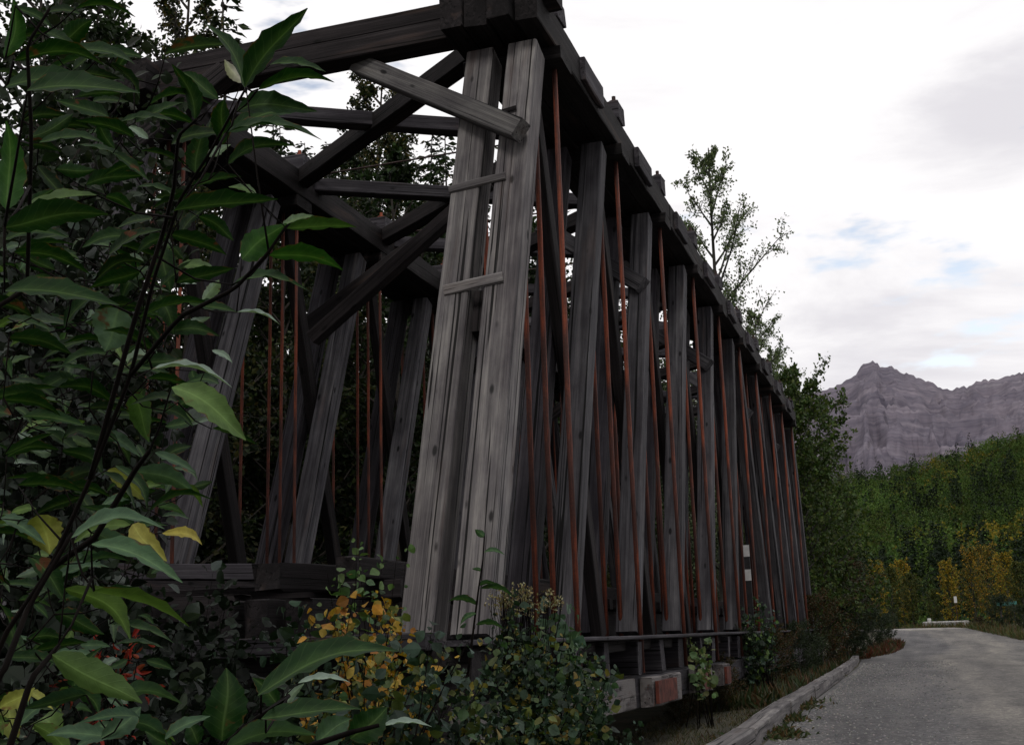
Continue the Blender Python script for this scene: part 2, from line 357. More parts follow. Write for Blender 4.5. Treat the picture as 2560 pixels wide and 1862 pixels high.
# road sheet
rows = np.concatenate([np.arange(2.4, 70, .7), np.arange(70, 134, 1.6)]); nu = 26
V = []; RC = []
for y in rows:
    l, r = float(ipol(RL, y)), float(ipol(RR, y)); l += .10*math.sin(y*1.9)*min(1, max(0, (y-46)/4))
    for k in range(nu):
        x = l + (r-l)*k/(nu-1); crown = -.0
        V.append((x, y, float(road_z(y)) + .004 + crown)); RC.append(((x-l)/10, 0, 0))
def roadmat():
    m, t, b = newmat('worn_gravel_road'); tc = N(t, 'ShaderNodeTexCoord'); o = tc.outputs['Object']
    st = N(t, 'ShaderNodeTexVoronoi', feature='F1', i_Scale=26.0); L(t, o, st.inputs['Vector'])
    st2 = N(t, 'ShaderNodeTexVoronoi', feature='F1', i_Scale=75.0); L(t, o, st2.inputs['Vector'])
    n = noise(t, mapping(t, o, (.55, .09, 1)), 1.6, 5, .6, .4); n2 = noise(t, o, 5, 6, .7); nf = noise(t, o, 60, 4, .7)
    c = ramp(t, [(.32, (.105, .103, .105)), (.5, (.155, .152, .152)), (.68, (.215, .208, .20))], n)
    c = mixc(t, c, ramp(t, [(.3, (.62, .62, .64)), (.7, (1.25, 1.22, 1.18))], n2), .75, 'MULTIPLY')
    pt = noise(t, mapping(t, o, (1, .35, 1)), .9, 4, .6, .8); c = mixc(t, c, (.6, .6, .63), mrange(t, pt, .52, .66, 0, .45), 'MULTIPLY')
    ra = N(t, 'ShaderNodeAttribute', attribute_name='Col'); rx = N(t, 'ShaderNodeSeparateColor'); L(t, ra.outputs['Color'], rx.inputs[0])
    rw = N(t, 'ShaderNodeMath', operation='ADD'); L(t, rx.outputs[0], rw.inputs[0]); rn = N(t, 'ShaderNodeMath', operation='MULTIPLY'); rn.inputs[1].default_value = .12; L(t, noise(t, o, .5, 4), rn.inputs[0]); L(t, rn.outputs[0], rw.inputs[1])
    c = mixc(t, c, ramp(t, [(.0, (.72, .73, .77)), (.26, (.78, .79, .84)), (.34, (1.25, 1.23, 1.17)), (.42, (.98, .97, .95)), (.50, (1.22, 1.2, 1.13)), (.62, (.95, .95, .94)), (.8, (1.1, 1.08, 1.04))], rw.outputs[0]), .9, 'MULTIPLY')
    wv = N(t, 'ShaderNodeTexWave', wave_type='BANDS', bands_direction='X', i_Scale=.42, i_Distortion=1.6, i_Detail=3.0); wv.inputs['Detail Scale'].default_value = .4; L(t, mapping(t, o, (1, .05, 1)), wv.inputs['Vector'])
    c = mixc(t, c, (1.25, 1.24, 1.2), mrange(t, wv.outputs['Fac'], .6, .95, 0, .3), 'MULTIPLY')
    c = mixc(t, c, ramp(t, [(.25, (.5, .5, .5)), (.7, (1.5, 1.48, 1.45))], nf), .8, 'MULTIPLY')
    sep = N(t, 'ShaderNodeSeparateColor'); L(t, st.outputs['Color'], sep.inputs[0])
    c = mixc(t, c, ramp(t, [(0, (.55, .55, .57)), (.75, (1, 1, 1)), (1, (1.7, 1.65, 1.6))], sep.outputs[0]), .7, 'MULTIPLY')
    sy = N(t, 'ShaderNodeSeparateXYZ'); L(t, o, sy.inputs[0]); c = mixc(t, c, (1.9, 1.88, 1.85), mrange(t, sy.outputs['Y'], 93, 99, 0, 1), 'MULTIPLY')  # far stretch painted paler, imitating bright grazing light on the road
    L(t, c, b.inputs['Base Color']); b.inputs['Roughness'].default_value = .92; b.inputs['Specular IOR Level'].default_value = .25
    bu = N(t, 'ShaderNodeBump', i_Strength=.7, i_Distance=.012); L(t, st2.outputs['Distance'], bu.inputs['Height']); L(t, bu.outputs[0], b.inputs['Normal'])
    return m
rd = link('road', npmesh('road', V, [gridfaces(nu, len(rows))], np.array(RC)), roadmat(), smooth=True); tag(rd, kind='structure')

# ------------------------------------------------------------------ hill and mountain (real distance, from skyline heights)
def polar(x0, x1, n, ridge, r0, r1, m, prof, zbase, nfun, name, mat):
    px = np.linspace(x0, x1, n); V = []; az_, rz = [], []
    for p in px:
        py = np.interp(p, [q[0] for q in ridge], [q[1] for q in ridge])
        d = RT*(p-1280)+UP*(931-py)+FW*F; h = math.hypot(d.x, d.y)
        az_.append((d.x/h, d.y/h)); rz.append(d.z/h*r1)
    rr = np.linspace(0, 1, m)
    for j, s in enumerate(rr):
        for i in range(n):
            r = r0+(r1-r0)*s; z = zbase+(rz[i]-zbase)*prof(s)
            z += nfun(px[i], s, rz[i])
            V.append((az_[i][0]*r, az_[i][1]*r, z))
    # far side falling away
    for s in (1.15, 1.5):
        for i in range(n):
            r = r0+(r1-r0)*s; V.append((az_[i][0]*r, az_[i][1]*r, rz[i]*(1-(s-1)*1.6)))
    o = link(name, npmesh(name, V, [gridfaces(n, m+2)]), mat, smooth=True); tag(o, kind='structure')
    return np.array(V).reshape(m+2, n, 3)
HR = [(-400, 1190), (600, 1210), (1500, 1235), (1950, 1240), (2080, 1230), (2133, 1212), (2200, 1207), (2247, 1197), (2317, 1180), (2400, 1159), (2467, 1134), (2560, 1104), (2700, 1050), (2950, 985), (3600, 940)]
def hillmat():
    m, t, b = newmat('forest_floor'); tc = N(t, 'ShaderNodeTexCoord'); o = tc.outputs['Object']; n = noise(t, o, .06, 6, .6)
    L(t, ramp(t, [(.3, (.012, .018, .008)), (.7, (.03, .034, .014))], n), b.inputs['Base Color']); b.inputs['Roughness'].default_value = 1; return m
HILL = polar(-400, 3600, 160, HR, 150, 430, 24, lambda s: s**1.25, -3.5,
             lambda p, s, z: 1.4*math.sin(p*.021+s*9)*s*(1-s)*4*.6, 'hill', hillmat())
MR = [(-600, 1000), (900, 1010), (1500, 1000), (1900, 1005), (2033, 982), (2063, 973), (2087, 965), (2115, 950), (2140, 937), (2148, 922), (2155, 910), (2168, 905), (2183, 903), (2192, 909), (2205, 918), (2218, 917), (2230, 918), (2253, 930),
      (2270, 933), (2293, 943), (2330, 957), (2367, 973), (2390, 972), (2417, 965), (2440, 953), (2467, 948), (2500, 947), (2523, 937), (2560, 933), (2650, 915), (2800, 940), (3000, 990), (3600, 1020)]
nz = np.random.default_rng(3)
GW = np.cumsum(nz.normal(size=1200)); GW = (GW-np.linspace(GW[0], GW[-1], 1200)); 
def ridged(v): return 1-abs(math.sin(v))
TB = nz.normal(size=(64, 64))
def vn(x, y):
    i, j = math.floor(x), math.floor(y); fx, fy = x-i, y-j; fx = fx*fx*(3-2*fx); fy = fy*fy*(3-2*fy)
    g = lambda a, b: TB[a % 64, b % 64]
    return (g(i, j)*(1-fx)+g(i+1, j)*fx)*(1-fy)+(g(i, j+1)*(1-fx)+g(i+1, j+1)*fx)*fy
def mnoise(p, s, z):
    env = math.sin(math.pi*min(1, max(0, s)))**.6 if s < 1 else 0
    a = p*.02+1.2*vn(p*.004, s*2); g = 0
    for o_, am in ((1, 30), (2.3, 11), (5.1, 5), (11, 2.2), (23, 1)): g += am*.8*(1-2*abs(vn(a*o_*.8, s*11*o_**.9+o_*7)))
    jag = 4*vn(p*.35, 3) if s > .9 else 0
    return (g-25)*env+jag
def mnoise_old(p, s, z):
    env = math.sin(math.pi*min(1, max(0, s)))**.7 if s < 1 else 0
    warp = 1.5*math.sin(s*5+p*.006)+.7*math.sin(s*13+p*.013)
    g = 70*ridged(p*.019+warp*.5)+38*ridged(p*.047+warp+1)+20*ridged(p*.11+warp*1.6)+12*math.sin(p*.31+s*40)*math.sin(s*33+p*.07)
    jag = 5*math.sin(p*.9)*math.sin(p*.37+1) if s > .9 else 0
    return (g*.62-45)*env + jag
def mountmat():
    m, t, b = newmat('banded_rock'); tc = N(t, 'ShaderNodeTexCoord'); o = tc.outputs['Object']
    w = noise(t, mapping(t, o, (.0007, .0007, .014)), 1.4, 8, .68, .15); n = noise(t, o, .006, 9, .68); f = noise(t, mapping(t, o, (.003, .003, .05)), 1.0, 6, .75, .1)
    c = ramp(t, [(.3, (.135, .122, .155)), (.42, (.178, .164, .20)), (.47, (.14, .126, .157)), (.53, (.19, .174, .207)), (.58, (.152, .138, .17)), (.7, (.225, .212, .238))], w)
    c = mixc(t, c, ramp(t, [(.3, (.6, .6, .66)), (.7, (1.35, 1.3, 1.25))], n), .8, 'MULTIPLY')
    c = mixc(t, c, ramp(t, [(.38, (.68, .68, .72)), (.62, (1.28, 1.25, 1.22))], f), .8, 'MULTIPLY')
    L(t, c, b.inputs['Base Color']); b.inputs['Roughness'].default_value = 1; b.inputs['Specular IOR Level'].default_value = .1
    bu = N(t, 'ShaderNodeBump', i_Strength=.4, i_Distance=10.0); L(t, n, bu.inputs['Height']); L(t, bu.outputs[0], b.inputs['Normal'])
    return m
polar(-600, 3600, 700, MR, 1500, 4200, 70, lambda s: s**.85, 0, mnoise, 'mountain', mountmat())

# ------------------------------------------------------------------ THE TIMBER BRIDGE
BR = empty('timber_bridge', (-6, 12, 0), 'long abandoned grey timber truss railway bridge with rusty vertical rods beside the road', 'bridge')
BLOC = Vector((-6, 12, 0))
def beam(name, p0, p1, w, h, mat, ref=(1, 0, 0), parent=BR, seg=None, jit=.005, ch=.012, ragged=0.0, ploc=None):
    """squared timber from p0 to p1; w across ref, h the other way"""
    p0 = Vector(p0); p1 = Vector(p1); d = p1-p0; Ln = d.length; z = d.normalized(); x = Vector(ref); x = (x-z*x.dot(z)).normalized(); y = z.cross(x)
    seg = seg or max(2, int(Ln/.45)); V = []; rs = random.Random(hash((name, round(p0.x, 2), round(p0.y, 2), round(p0.z, 2))) & 0xffff)
    a, b = w/2, h/2
    prof = [(-a+ch, -b), (a-ch, -b), (a, -b+ch), (a, b-ch), (a-ch, b), (-a+ch, b), (-a, b-ch), (-a, -b+ch)]
    bend = [rs.uniform(-1, 1) for _ in range(4)]
    for i in range(seg+1):
        s = i/seg; zz = Ln*s; ox = jit*1.2*math.sin(3*s+bend[0]*3)*bend[1]; oy = jit*1.2*math.sin(4*s+bend[2]*3)*bend[3]
        for (u, v) in prof:
            e = rs.uniform(-ragged, ragged) if i in (0, seg) else 0
            V.append((u+ox+rs.uniform(-jit, jit)*.6, v+oy+rs.uniform(-jit, jit)*.6, zz+e))
    Fq = [[i*8+k, i*8+(k+1) % 8, (i+1)*8+(k+1) % 8, (i+1)*8+k] for i in range(seg) for k in range(8)]
    me = npmesh(name, V, [np.array(Fq), np.array([list(range(8))[::-1], [seg*8+k for k in range(8)]])])
    m = Matrix(((x.x, y.x, z.x, p0.x), (x.y, y.y, z.y, p0.y), (x.z, y.z, z.z, p0.z), (0, 0, 0, 1)))
    pl = BLOC if ploc is None else ploc
    if parent is not None: m = Matrix.Translation(-Vector(pl)) @ m
    return link(name, me, mat, parent, m)
def rod(name, p0, p1, r, mat, parent=BR, seg=8, ploc=None):
    a = Acc(); L_ = (Vector(p1)-Vector(p0)).length; a.tube([(0, 0, 0), (0.006, 0, L_*.4), (-.004, .004, L_*.7), (0, 0, L_)], r, seg)
    d = (Vector(p1)-Vector(p0)).normalized(); q = d.to_track_quat('Z', 'Y').to_matrix().to_4x4()
    m = Matrix.Translation(Vector(p0)-Vector(BLOC if ploc is None else ploc)) @ q
    return link(name, a.mesh(name), mat, parent, m, smooth=True)
TY = [12.3+2.96*k for k in range(10)]      # panel points of the top chord
YB0, YEND = 9.55, TY[-1]+2.75
ZB, ZT = 0.0, 6.53
def truss(xo, s, near):
    """xo outer face x, s = +1 when sticks run towards -x"""
    X = lambda d: xo - s*d
    # top chord: four sticks side by side
    for k, d in enumerate((.03, .31, .59, .87)):
        dz = (.0, .012, -.006, .008)[k]
        y0 = TY[0]-1.05+(.12, 0, .07, .03)[k]; y1 = TY[-1]+.9
        cuts = [y0, y0+7.4+(k % 2)*2.96, y0+16.5+(k % 2)*2.96, y1]
        for a_, b_ in zip(cuts[:-1], cuts[1:]):
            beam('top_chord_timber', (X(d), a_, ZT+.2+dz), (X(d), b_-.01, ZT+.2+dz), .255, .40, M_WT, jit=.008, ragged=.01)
    # splice clamps on the outer face of the top chord
    for k in range(9):
        yc = TY[k]+1.3
        beam('chord_clamp', (X(-.135), yc-.45, ZT+.21), (X(-.135), yc+.45, ZT+.21), .07, .30, M_WM)
    for k, y in enumerate(TY):
        # bearing block across the chord with its rod nuts
        bl_ = beam('bearing_block', (X(-.12), y+.02, ZT+.53), (X(1.03), y+.02, ZT+.53), .34, .26, M_WM, ref=(0, 1, 0), ragged=.015)
        beam('bearing_block', (X(-.16), y-.02, ZT-.10+.0), (X(1.0), y-.02, ZT-.10), .46, .17, M_WT, ref=(0, 1, 0), ragged=.01)
        for d in (-.03, .42, .90):
            a = Acc(); a.tube([(0, 0, 0), (0, 0, .06), (0, 0, .061), (0, 0, .13)], [.07, .07, .03, .03], 6)
            link('rod_nut', a.mesh('rod_nut'), M_RUST if d > 0 else M_WIRE, BR, Matrix.Translation(Vector((X(d), y, ZT+.65))-BLOC))
        for d in ((-.01, .24, .43, .88) if near else (-.02, .43, .63, .86)):
            rod('tie_rod', (X(d)+.0, y, -.46), (X(d), y, ZT), .030 if near else .024, M_RUST)
    # braces
    n = len(TY); mid = 5
    for k in range(n+1):
        lo = TY[k-1]+.22 if k > 0 else YB0+.03
        hi = TY[k]-.22 if k < n else None
        if k < mid+1 and k < n:
            yb, yt = (YB0+.15 if k == 0 else TY[k-1]+.05), TY[k]-.5
        else:
            yb, yt = (YEND-.15 if k == n else TY[k]-.05), TY[k-1]+.5
        big = .34 if k in (0, n) else .285
        for d in (.165, .65):
            mat = M_WL if (near and k == 0) else (M_WG if ((near and d < .5) or (not near and d > .5)) else M_WM)  # facing sticks take the lit tone, sheltered ones the darker: painted shade
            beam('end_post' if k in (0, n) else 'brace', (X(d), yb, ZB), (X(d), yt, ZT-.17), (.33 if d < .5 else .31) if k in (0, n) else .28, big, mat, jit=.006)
        if 0 < k < n:   # counter brace leaning the other way between the pair
            beam('counter_brace', (X(.425), yb+(2.5 if yt > yb else -2.5), ZB), (X(.425), yt+(-2.0 if yt > yb else 2.0), ZT-.17), .15, .24, M_WD)
    # sill plank on which the braces stand, and the lower chord
    for a_, b_ in ((8.9, 17.2), (17.21, 26.0), (26.01, 34.5), (34.51, 43.2)):
        beam('chord_plank', (X(.42), a_, ZB-.023), (X(.42), b_, ZB-.023), 1.06, .046, M_WM, jit=.004)
        beam('sill_timber', (X(.24), a_, ZB-.12), (X(.24), b_-.01, ZB-.12), .3, .14, M_WT, jit=.006)
    for k, d in enumerate((.12, .40, .68, .95)):
        cuts = [8.9+.2*k, 14.85, 24, 33, 43.2-.1*k]
        for a_, b_ in zip(cuts[:-1], cuts[1:]):
            beam('bottom_chord_timber', (X(d), a_, ZB-.69), (X(d), b_-.02, ZB-.69), .25, .36, M_WP if (k == 0 and near and a_ < 10) else (M_WM if k == 0 else M_WT), jit=.008, ragged=.02)
truss(-3.40, 1, True)
truss(-9.15, -1, False)
# rusty plates on projecting splice blocks of the lower chord
for (ya, yb) in ((15.0, 16.8), (18.3, 19.35), (20.55, 21.3)):
    blk = beam('splice_block', (-3.29, ya, -.69), (-3.29, yb, -.69), .16, .35, M_WP, jit=.01, ragged=.03)
    a = Acc(); a.box((-3.206, ya+.10, -.83), (-3.165, yb-.5*(yb-ya)/1.8, -.56)); link('rust_plate', a.mesh('rust_plate'), M_PLATE, blk, blk.matrix_basis.inverted() @ Matrix.Translation(-BLOC))
# floor beams
y = 9.15
fy = [9.2] + [10.55+1.48*j for j in range(22)]
for j, y in enumerate(fy):
    beam('floor_beam', (-3.36+.05*random.uniform(-1, 1), y, -.275), (-9.25, y, -.275), .30, .40, M_WM if j else M_WD, ref=(0, 1, 0), ragged=.02)
beam('hanger_board', (-3.33, 11.9, -.3), (-3.33, 11.9, -.02), .05, .2, M_WM)
# end sill across the front
beam('end_sill', (-3.62, 8.88, .005), (-9.3, 8.95, .02), .26, .14, M_WM, ref=(0, 1, 0), ragged=.02)
beam('end_sill', (-3.5, 8.98, -.62), (-9.3, 9.0, -.62), .30, .34, M_WD, ref=(0, 1, 0), ragged=.02)
# deck: stringers, ties, guard timbers
for x in (-5.15, -5.5, -5.85, -6.9, -7.25, -7.6):
    off = random.uniform(-.4, .4)
    for a_, b_ in ((9.75+off, 19), (19.02, 30), (30.02, 41.5)):
        beam('stringer', (x, a_, .21), (x, b_, .21), .24, .40, M_WD, ragged=.04)
for j in range(64):
    y = 10.9+.48*j+random.uniform(-.04, .04)
    beam('tie', (-4.75+random.uniform(-.08, .08), y, .51), (-7.95+random.uniform(-.1, .1), y, .51), .2, .18, M_WD, ref=(0, 1, 0), seg=3)
for x in (-5.0, -7.75):
    for a_, b_ in ((10.2, 18), (18.02, 27), (27.02, 41.5)):
        beam('guard_timber', (x, a_, .70), (x, b_, .70), .2, .19, M_WD, ragged=.03)
beam('collapsed_timber', (-5.55, 9.75, .62), (-5.35, 13.6, .66), .30, .26, M_WD, ragged=.08, jit=.018)
beam('collapsed_timber', (-7.6, 10.3, .40), (-5.9, 9.95, .36), .24, .26, M_WD, ragged=.08, jit=.018, ref=(0, 0, 1))
beam('collapsed_timber', (-8.2, 10.1, .78), (-5.9, 10.8, .72), .16, .2, M_WM, ragged=.05, jit=.01, ref=(0, 0, 1))
# portal strut, knees, laterals, sway braces, cross rods
beam('portal_strut', (-3.15, 11.72, 6.93), (-9.4, 11.72, 6.93), .34, .20, M_WD, ref=(0, 1, 0))
beam('portal_strut', (-3.7, 11.70, 6.70), (-8.9, 11.70, 6.70), .31, .25, M_WD, ref=(0, 1, 0))
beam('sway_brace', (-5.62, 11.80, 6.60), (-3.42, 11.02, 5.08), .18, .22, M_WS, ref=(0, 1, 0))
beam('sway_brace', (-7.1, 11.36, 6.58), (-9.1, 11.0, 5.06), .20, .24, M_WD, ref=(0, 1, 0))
for k in range(9):
    y0, y1 = TY[k]+.2, TY[k+1]+.1
    beam('lateral_brace', (-4.45, y0, 6.84), (-8.5, y1+.1, 6.84), .24, .24, M_WD, ref=(0, 0, 1))
    beam('lateral_brace', (-8.5, y0, 6.87), (-4.1, y1-.1, 6.87), .20, .22, M_WM, ref=(0, 0, 1))
for k, y in enumerate(TY):
    rod('cross_rod', (-4.3, y+.25, 6.98), (-8.4, y+.25, 6.98), .014, M_WIRE, seg=5)
beam('sway_brace', (-8.12, 15.45, 4.4), (-5.3, 15.45, 6.42), .20, .2, M_WD, ref=(0, 1, 0))
for k in (2, 4, 6, 8):
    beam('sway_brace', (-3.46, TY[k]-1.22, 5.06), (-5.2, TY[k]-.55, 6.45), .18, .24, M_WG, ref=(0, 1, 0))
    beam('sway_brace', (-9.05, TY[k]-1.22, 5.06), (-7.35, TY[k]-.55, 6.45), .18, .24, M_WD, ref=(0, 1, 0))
# ladder-like cleats nailed over the gap of the end posts
def postY(z): return YB0+.15+(TY[0]-.5-YB0-.15)*z/(ZT-.17)
for z, xa, xb, w in ((5.48, -3.55, -4.05, .05), (4.62, -3.6, -4.22, .085), (3.42, -3.53, -4.14, .11)):
    yy = postY(z)-.21
    beam('cleat', (xa, yy, z+.0), (xb, yy, z-.06), .035, w, M_WL if z < 5 else M_WD, ref=(0, 1, 0))
beam('packing_block', (-3.84, postY(3.1)+.06, 2.9), (-3.84, postY(3.1)+.2, 3.35), .13, .2, M_WD)

# ------------------------------------------------------------------ road furniture
kl = ['grey kerb timber nearest the camera at the bottom edge of the view', 'second kerb timber from the camera, split along its top', 'third kerb timber from the camera beside the grassy verge', 'fourth kerb timber from the camera with weeds on its road side',
      'fifth kerb timber from the camera', 'sixth kerb timber from the camera, beside the end of the bridge shrubs', 'seventh kerb timber from the camera', 'farthest kerb timber on the left side, ending at the red grass']
ky = 8.6
for k in range(8):
    ln = 4.75+.4*math.sin(k*3); y0 = ky; y1 = ky+ln; ky = y1+.05
    x0, x1 = float(ipol(RL, y0))-.16, float(ipol(RL, y1))-.16
    o = beam('kerb_timber', (x0, y0, float(road_z(y0))+.09), (x1+.02*math.sin(k*5), y1, float(road_z(y1))+.09), .23, .24, M_WL, parent=None, jit=.008, ragged=.03, ch=.02)
    tag(o, kl[k], 'kerb timber', 'kerb timbers along the left edge of the road')
b0 = at(2312, 1560, 108); b1 = at(2362, 1562, 105); b2 = at(2422, 1568, 100)
for q, (a_, b_, lab) in enumerate(((b0, b1, 'left one of two pale barrier logs at the bend of the road'), (b1, b2, 'right one of two pale barrier logs at the bend of the road'))):
    zz = float(road_z(a_.y))+.30
    o = beam('barrier_log', (a_.x, a_.y, zz), (b_.x-.1, b_.y, float(road_z(b_.y))+.30), .42, .42, M_PALE, parent=None, jit=.02, ch=.09)
    tag(o, lab, 'log barrier', 'barrier logs at the bend')
pm = at(2323, 1550, 109)
post = empty('marker_post', (pm.x, pm.y, float(road_z(109))), 'short white marker post at the left end of the barrier logs', 'marker post')
a = Acc(); a.tube([(0, 0, 0), (0, 0, .72), (0, 0, .78)], [.16, .16, .12], 10); link('post', a.mesh('post'), M_WHITE, post)
a = Acc(); a.tube([(0, 0, .0), (0, 0, .12)], .175, 10); link('post_base', a.mesh('post_base'), M_BLACKP, post)
p2 = at(2393, 1540, 104)
sg = empty('delineator', (p2.x, p2.y, float(gz(p2.x, p2.y))), 'thin roadside post with small white plate before the orange aspens', 'road marker')
a = Acc(); a.tube([(0, 0, 0), (0, 0, 2.3)], .03, 6); link('pole', a.mesh('pole'), M_WIRE, sg)
a = Acc(); a.box((-.11, -.05, 1.9), (.11, -.03, 2.4)); link('plate', a.mesh('plate'), M_WHITE, sg)
p3 = at(2518, 1508, 92)
ts = empty('road_sign', (p3.x, p3.y, float(gz(p3.x, p3.y))), 'faded teal road sign half hidden behind the green bush at right', 'sign')
h3 = p3.z-float(gz(p3.x, p3.y))
a = Acc(); a.box((-.7, -.02, h3-.16), (.62, .02, h3+.14)); link('sign_board', a.mesh('sign_board'), M_TEAL, ts)
a = Acc(); a.box((-.5, .02, 0), (-.42, .1, h3+.1)); a.box((.36, .02, 0), (.44, .1, h3+.1)); link('sign_post', a.mesh('sign_post'), M_WM, ts)
# black and white striped marker seen through the truss
p4 = at(1868, 1400, 28.0); gz4 = float(gz(p4.x, p4.y))
st = empty('striped_post', (p4.x, p4.y, gz4), 'black post with two white bands seen between the far truss timbers', 'marker post')
zt, zb = at(1868, 1360, 28.0).z-gz4, gz4
a = Acc(); a.box((-.06, -.02, 0), (.06, .03, zt)); link('post', a.mesh('post'), M_BLACKP, st)
for (u, v) in ((1362, 1391), (1423, 1451)):
    a = Acc(); a.box((-.068, -.03, at(1868, v, 28.0).z-gz4), (.068, -.023, at(1868, u, 28.0).z-gz4)); link('white_band', a.mesh('white_band'), M_WHITE, st)

# ------------------------------------------------------------------ trees
G_DK = [(.012, .021, .008), (.018, .03, .010), (.010, .016, .008)]
G_MID = [(.018, .036, .010), (.025, .048, .012), (.016, .03, .010)]
G_OLV = [(.035, .048, .013), (.045, .045, .014), (.03, .045, .012)]
G_YEL = [(.50, .33, .03), (.34, .28, .03), (.40, .21, .025), (.17, .20, .03)]
G_ORG = [(.50, .27, .03), (.34, .20, .03), (.18, .17, .03), (.10, .12, .03), (.06, .075, .02)]
def leafy_tree(h, spread, base=.2, nl=28, twigs=7, per=26, ls=.12, cols=G_MID, lean=(0, 0), up=.7, bark=None, seed=0, wsp=.35, trunk_r=None, topw=.35):
    global rng
    rng = np.random.default_rng(seed)
    tr = Acc(); lf = Acc()
    s = np.linspace(0, 1, 9); wob = np.cumsum(rng.normal(0, .012*h, (9, 2)), axis=0)*.6
    T = np.stack([lean[0]*s*h+wob[:, 0]-wob[0, 0], lean[1]*s*h+wob[:, 1]-wob[0, 1], s*h], -1)
    r0 = trunk_r or h*.012
    tr.tube(T, r0*(1-.9*s), 7)
    P, D = [], []
    for i in range(nl):
        t = base+(1-base)*(i+rng.uniform(0, 1))/nl*.98
        p = np.array([np.interp(t, s, T[:, k]) for k in range(3)])
        a = i*2.4+rng.uniform(-.5, .5); x = (t-base)/(1-base)
        ln = spread*(topw+(1-topw)*(math.sin(math.pi*min(1, .18+x*.82))**.8))*rng.uniform(.65, 1.15)*(1 if x < .9 else .6)
        d = np.array([math.cos(a), math.sin(a), up+rng.uniform(-.2, .3)+x*.5]); d /= np.linalg.norm(d)
        q = np.linspace(0, 1, 5)[:, None]; Bp = p+d*ln*q+np.array([0, 0, .10*ln])*q*q+np.cumsum(rng.normal(0, .03*ln, (5, 3)), axis=0)*q
        tr.tube(Bp, r0*.42*(1-x*.6)*(1-.8*q[:, 0]), 5)
        for k in range(twigs):
            qq = .25+.75*(k+rng.uniform(0, 1))/twigs
            bp = np.array([np.interp(qq, q[:, 0], Bp[:, j]) for j in range(3)])
            td = unit(d+rng.normal(0, .65, 3)); tl = ln*wsp*rng.uniform(.6, 1.2)*(1.15-qq*.5)
            tr.tube(np.array([bp, bp+td*tl*.5, bp+td*tl]), [r0*.1, r0*.06, r0*.03], 3)
            u = rng.uniform(.1, 1.05, per)[:, None]
            P.append(bp+td*tl*u+rng.normal(0, .10*tl+.3*ls, (per, 3))); D.append(rdir(per, -.2)+td*.5)
    P = np.concatenate(P); D = np.concatenate(D); n = len(P)
    scatter(lf, P, D, rdir(n, .6), ls*rng.uniform(.6, 1.25, n), vary(cols, n, .3), 'rh', 1.15)
    return tr.mesh('trunk'), lf.mesh('crown')
def spruce(h, spread, seed, ls=.2, cols=G_DK, dens=1.0, base=.08):
    global rng
    rng = np.random.default_rng(seed)
    tr = Acc(); lf = Acc(); s = np.linspace(0, 1, 7)
    T = np.stack([.01*h*np.sin(s*3), .01*h*np.sin(s*4), s*h], -1); r0 = h*.009; tr.tube(T, r0*(1-.93*s), 6)
    P, D = [], []; nb = int(h*7*dens)
    for i in range(nb):
        t = base+(1-base)*(i+rng.uniform(0, 1))/nb; x = 1-t
        ln = spread*(x**.75*.95+.06)*rng.uniform(.45, 1.15); a = i*2.4+rng.uniform(-.6, .6)
        p = np.array([np.interp(t, s, T[:, k]) for k in range(3)])
        q = np.linspace(0, 1, 4)[:, None]; d = np.array([math.cos(a), math.sin(a), .12])
        Bp = p+d*ln*q-np.array([0, 0, .42*ln])*q*q+np.array([0, 0, .22*ln])*q**4
        tr.tube(Bp, r0*.22*(1-.8*q[:, 0]), 3)
        m = max(5, int(ln*16*dens)); u = rng.uniform(.12, 1, m)
        bp = np.stack([np.interp(u, q[:, 0], Bp[:, j]) for j in range(3)], -1)
        side = rng.uniform(-1, 1, (m, 1))*np.array([[-math.sin(a), math.cos(a), 0]])
        P.append(bp+rng.normal(0, .03, (m, 3))); D.append(side*1.1+d*.8-np.array([0, 0, .35])+rng.normal(0, .25, (m, 3)))
    P = np.concatenate(P); D = np.concatenate(D); n = len(P)
    scatter(lf, P, D, rdir(n, 1.0), ls*rng.uniform(.6, 1.4, n)*1.15, vary(cols, n, .3), 'rh', .6)
    return tr.mesh('trunk'), lf.mesh('crown')
LIB = {}
def place_tree(kind, x, y, z, sc_, rz, name, label, cat='tree', group=None, bark=None, parts=('trunk', 'crown')):
    e = empty(name, (x, y, z), label, cat, group); e.rotation_euler = (0, 0, rz); e.scale = (sc_,)*3
    t, c = LIB[kind]
    for nm, me, mt in ((parts[0], t, bark or M_BARK), (parts[1], c, M_LEAF)):
        if not me.materials: me.materials.append(mt)
        o = bpy.data.objects.new(nm, me); C.objects.link(o); o.parent = e
    return e
LIB['sp1'] = spruce(15, 2.0, 11, dens=1.25); LIB['sp2'] = spruce(13, 1.6, 12, dens=1.0); LIB['sp3'] = spruce(16, 2.5, 13, dens=1.5)
LIB['po1'] = leafy_tree(14, 3.1, .18, 38, 8, 36, .15, G_MID+G_DK, seed=21, up=.6)
LIB['po2'] = leafy_tree(15, 2.6, .15, 42, 9, 40, .10, G_OLV+G_DK+[(.10, .075, .02)], seed=22, up=.8)
LIB['po3'] = leafy_tree(12, 3.2, .1, 34, 8, 30, .16, G_DK+G_OLV, seed=23, up=.5)
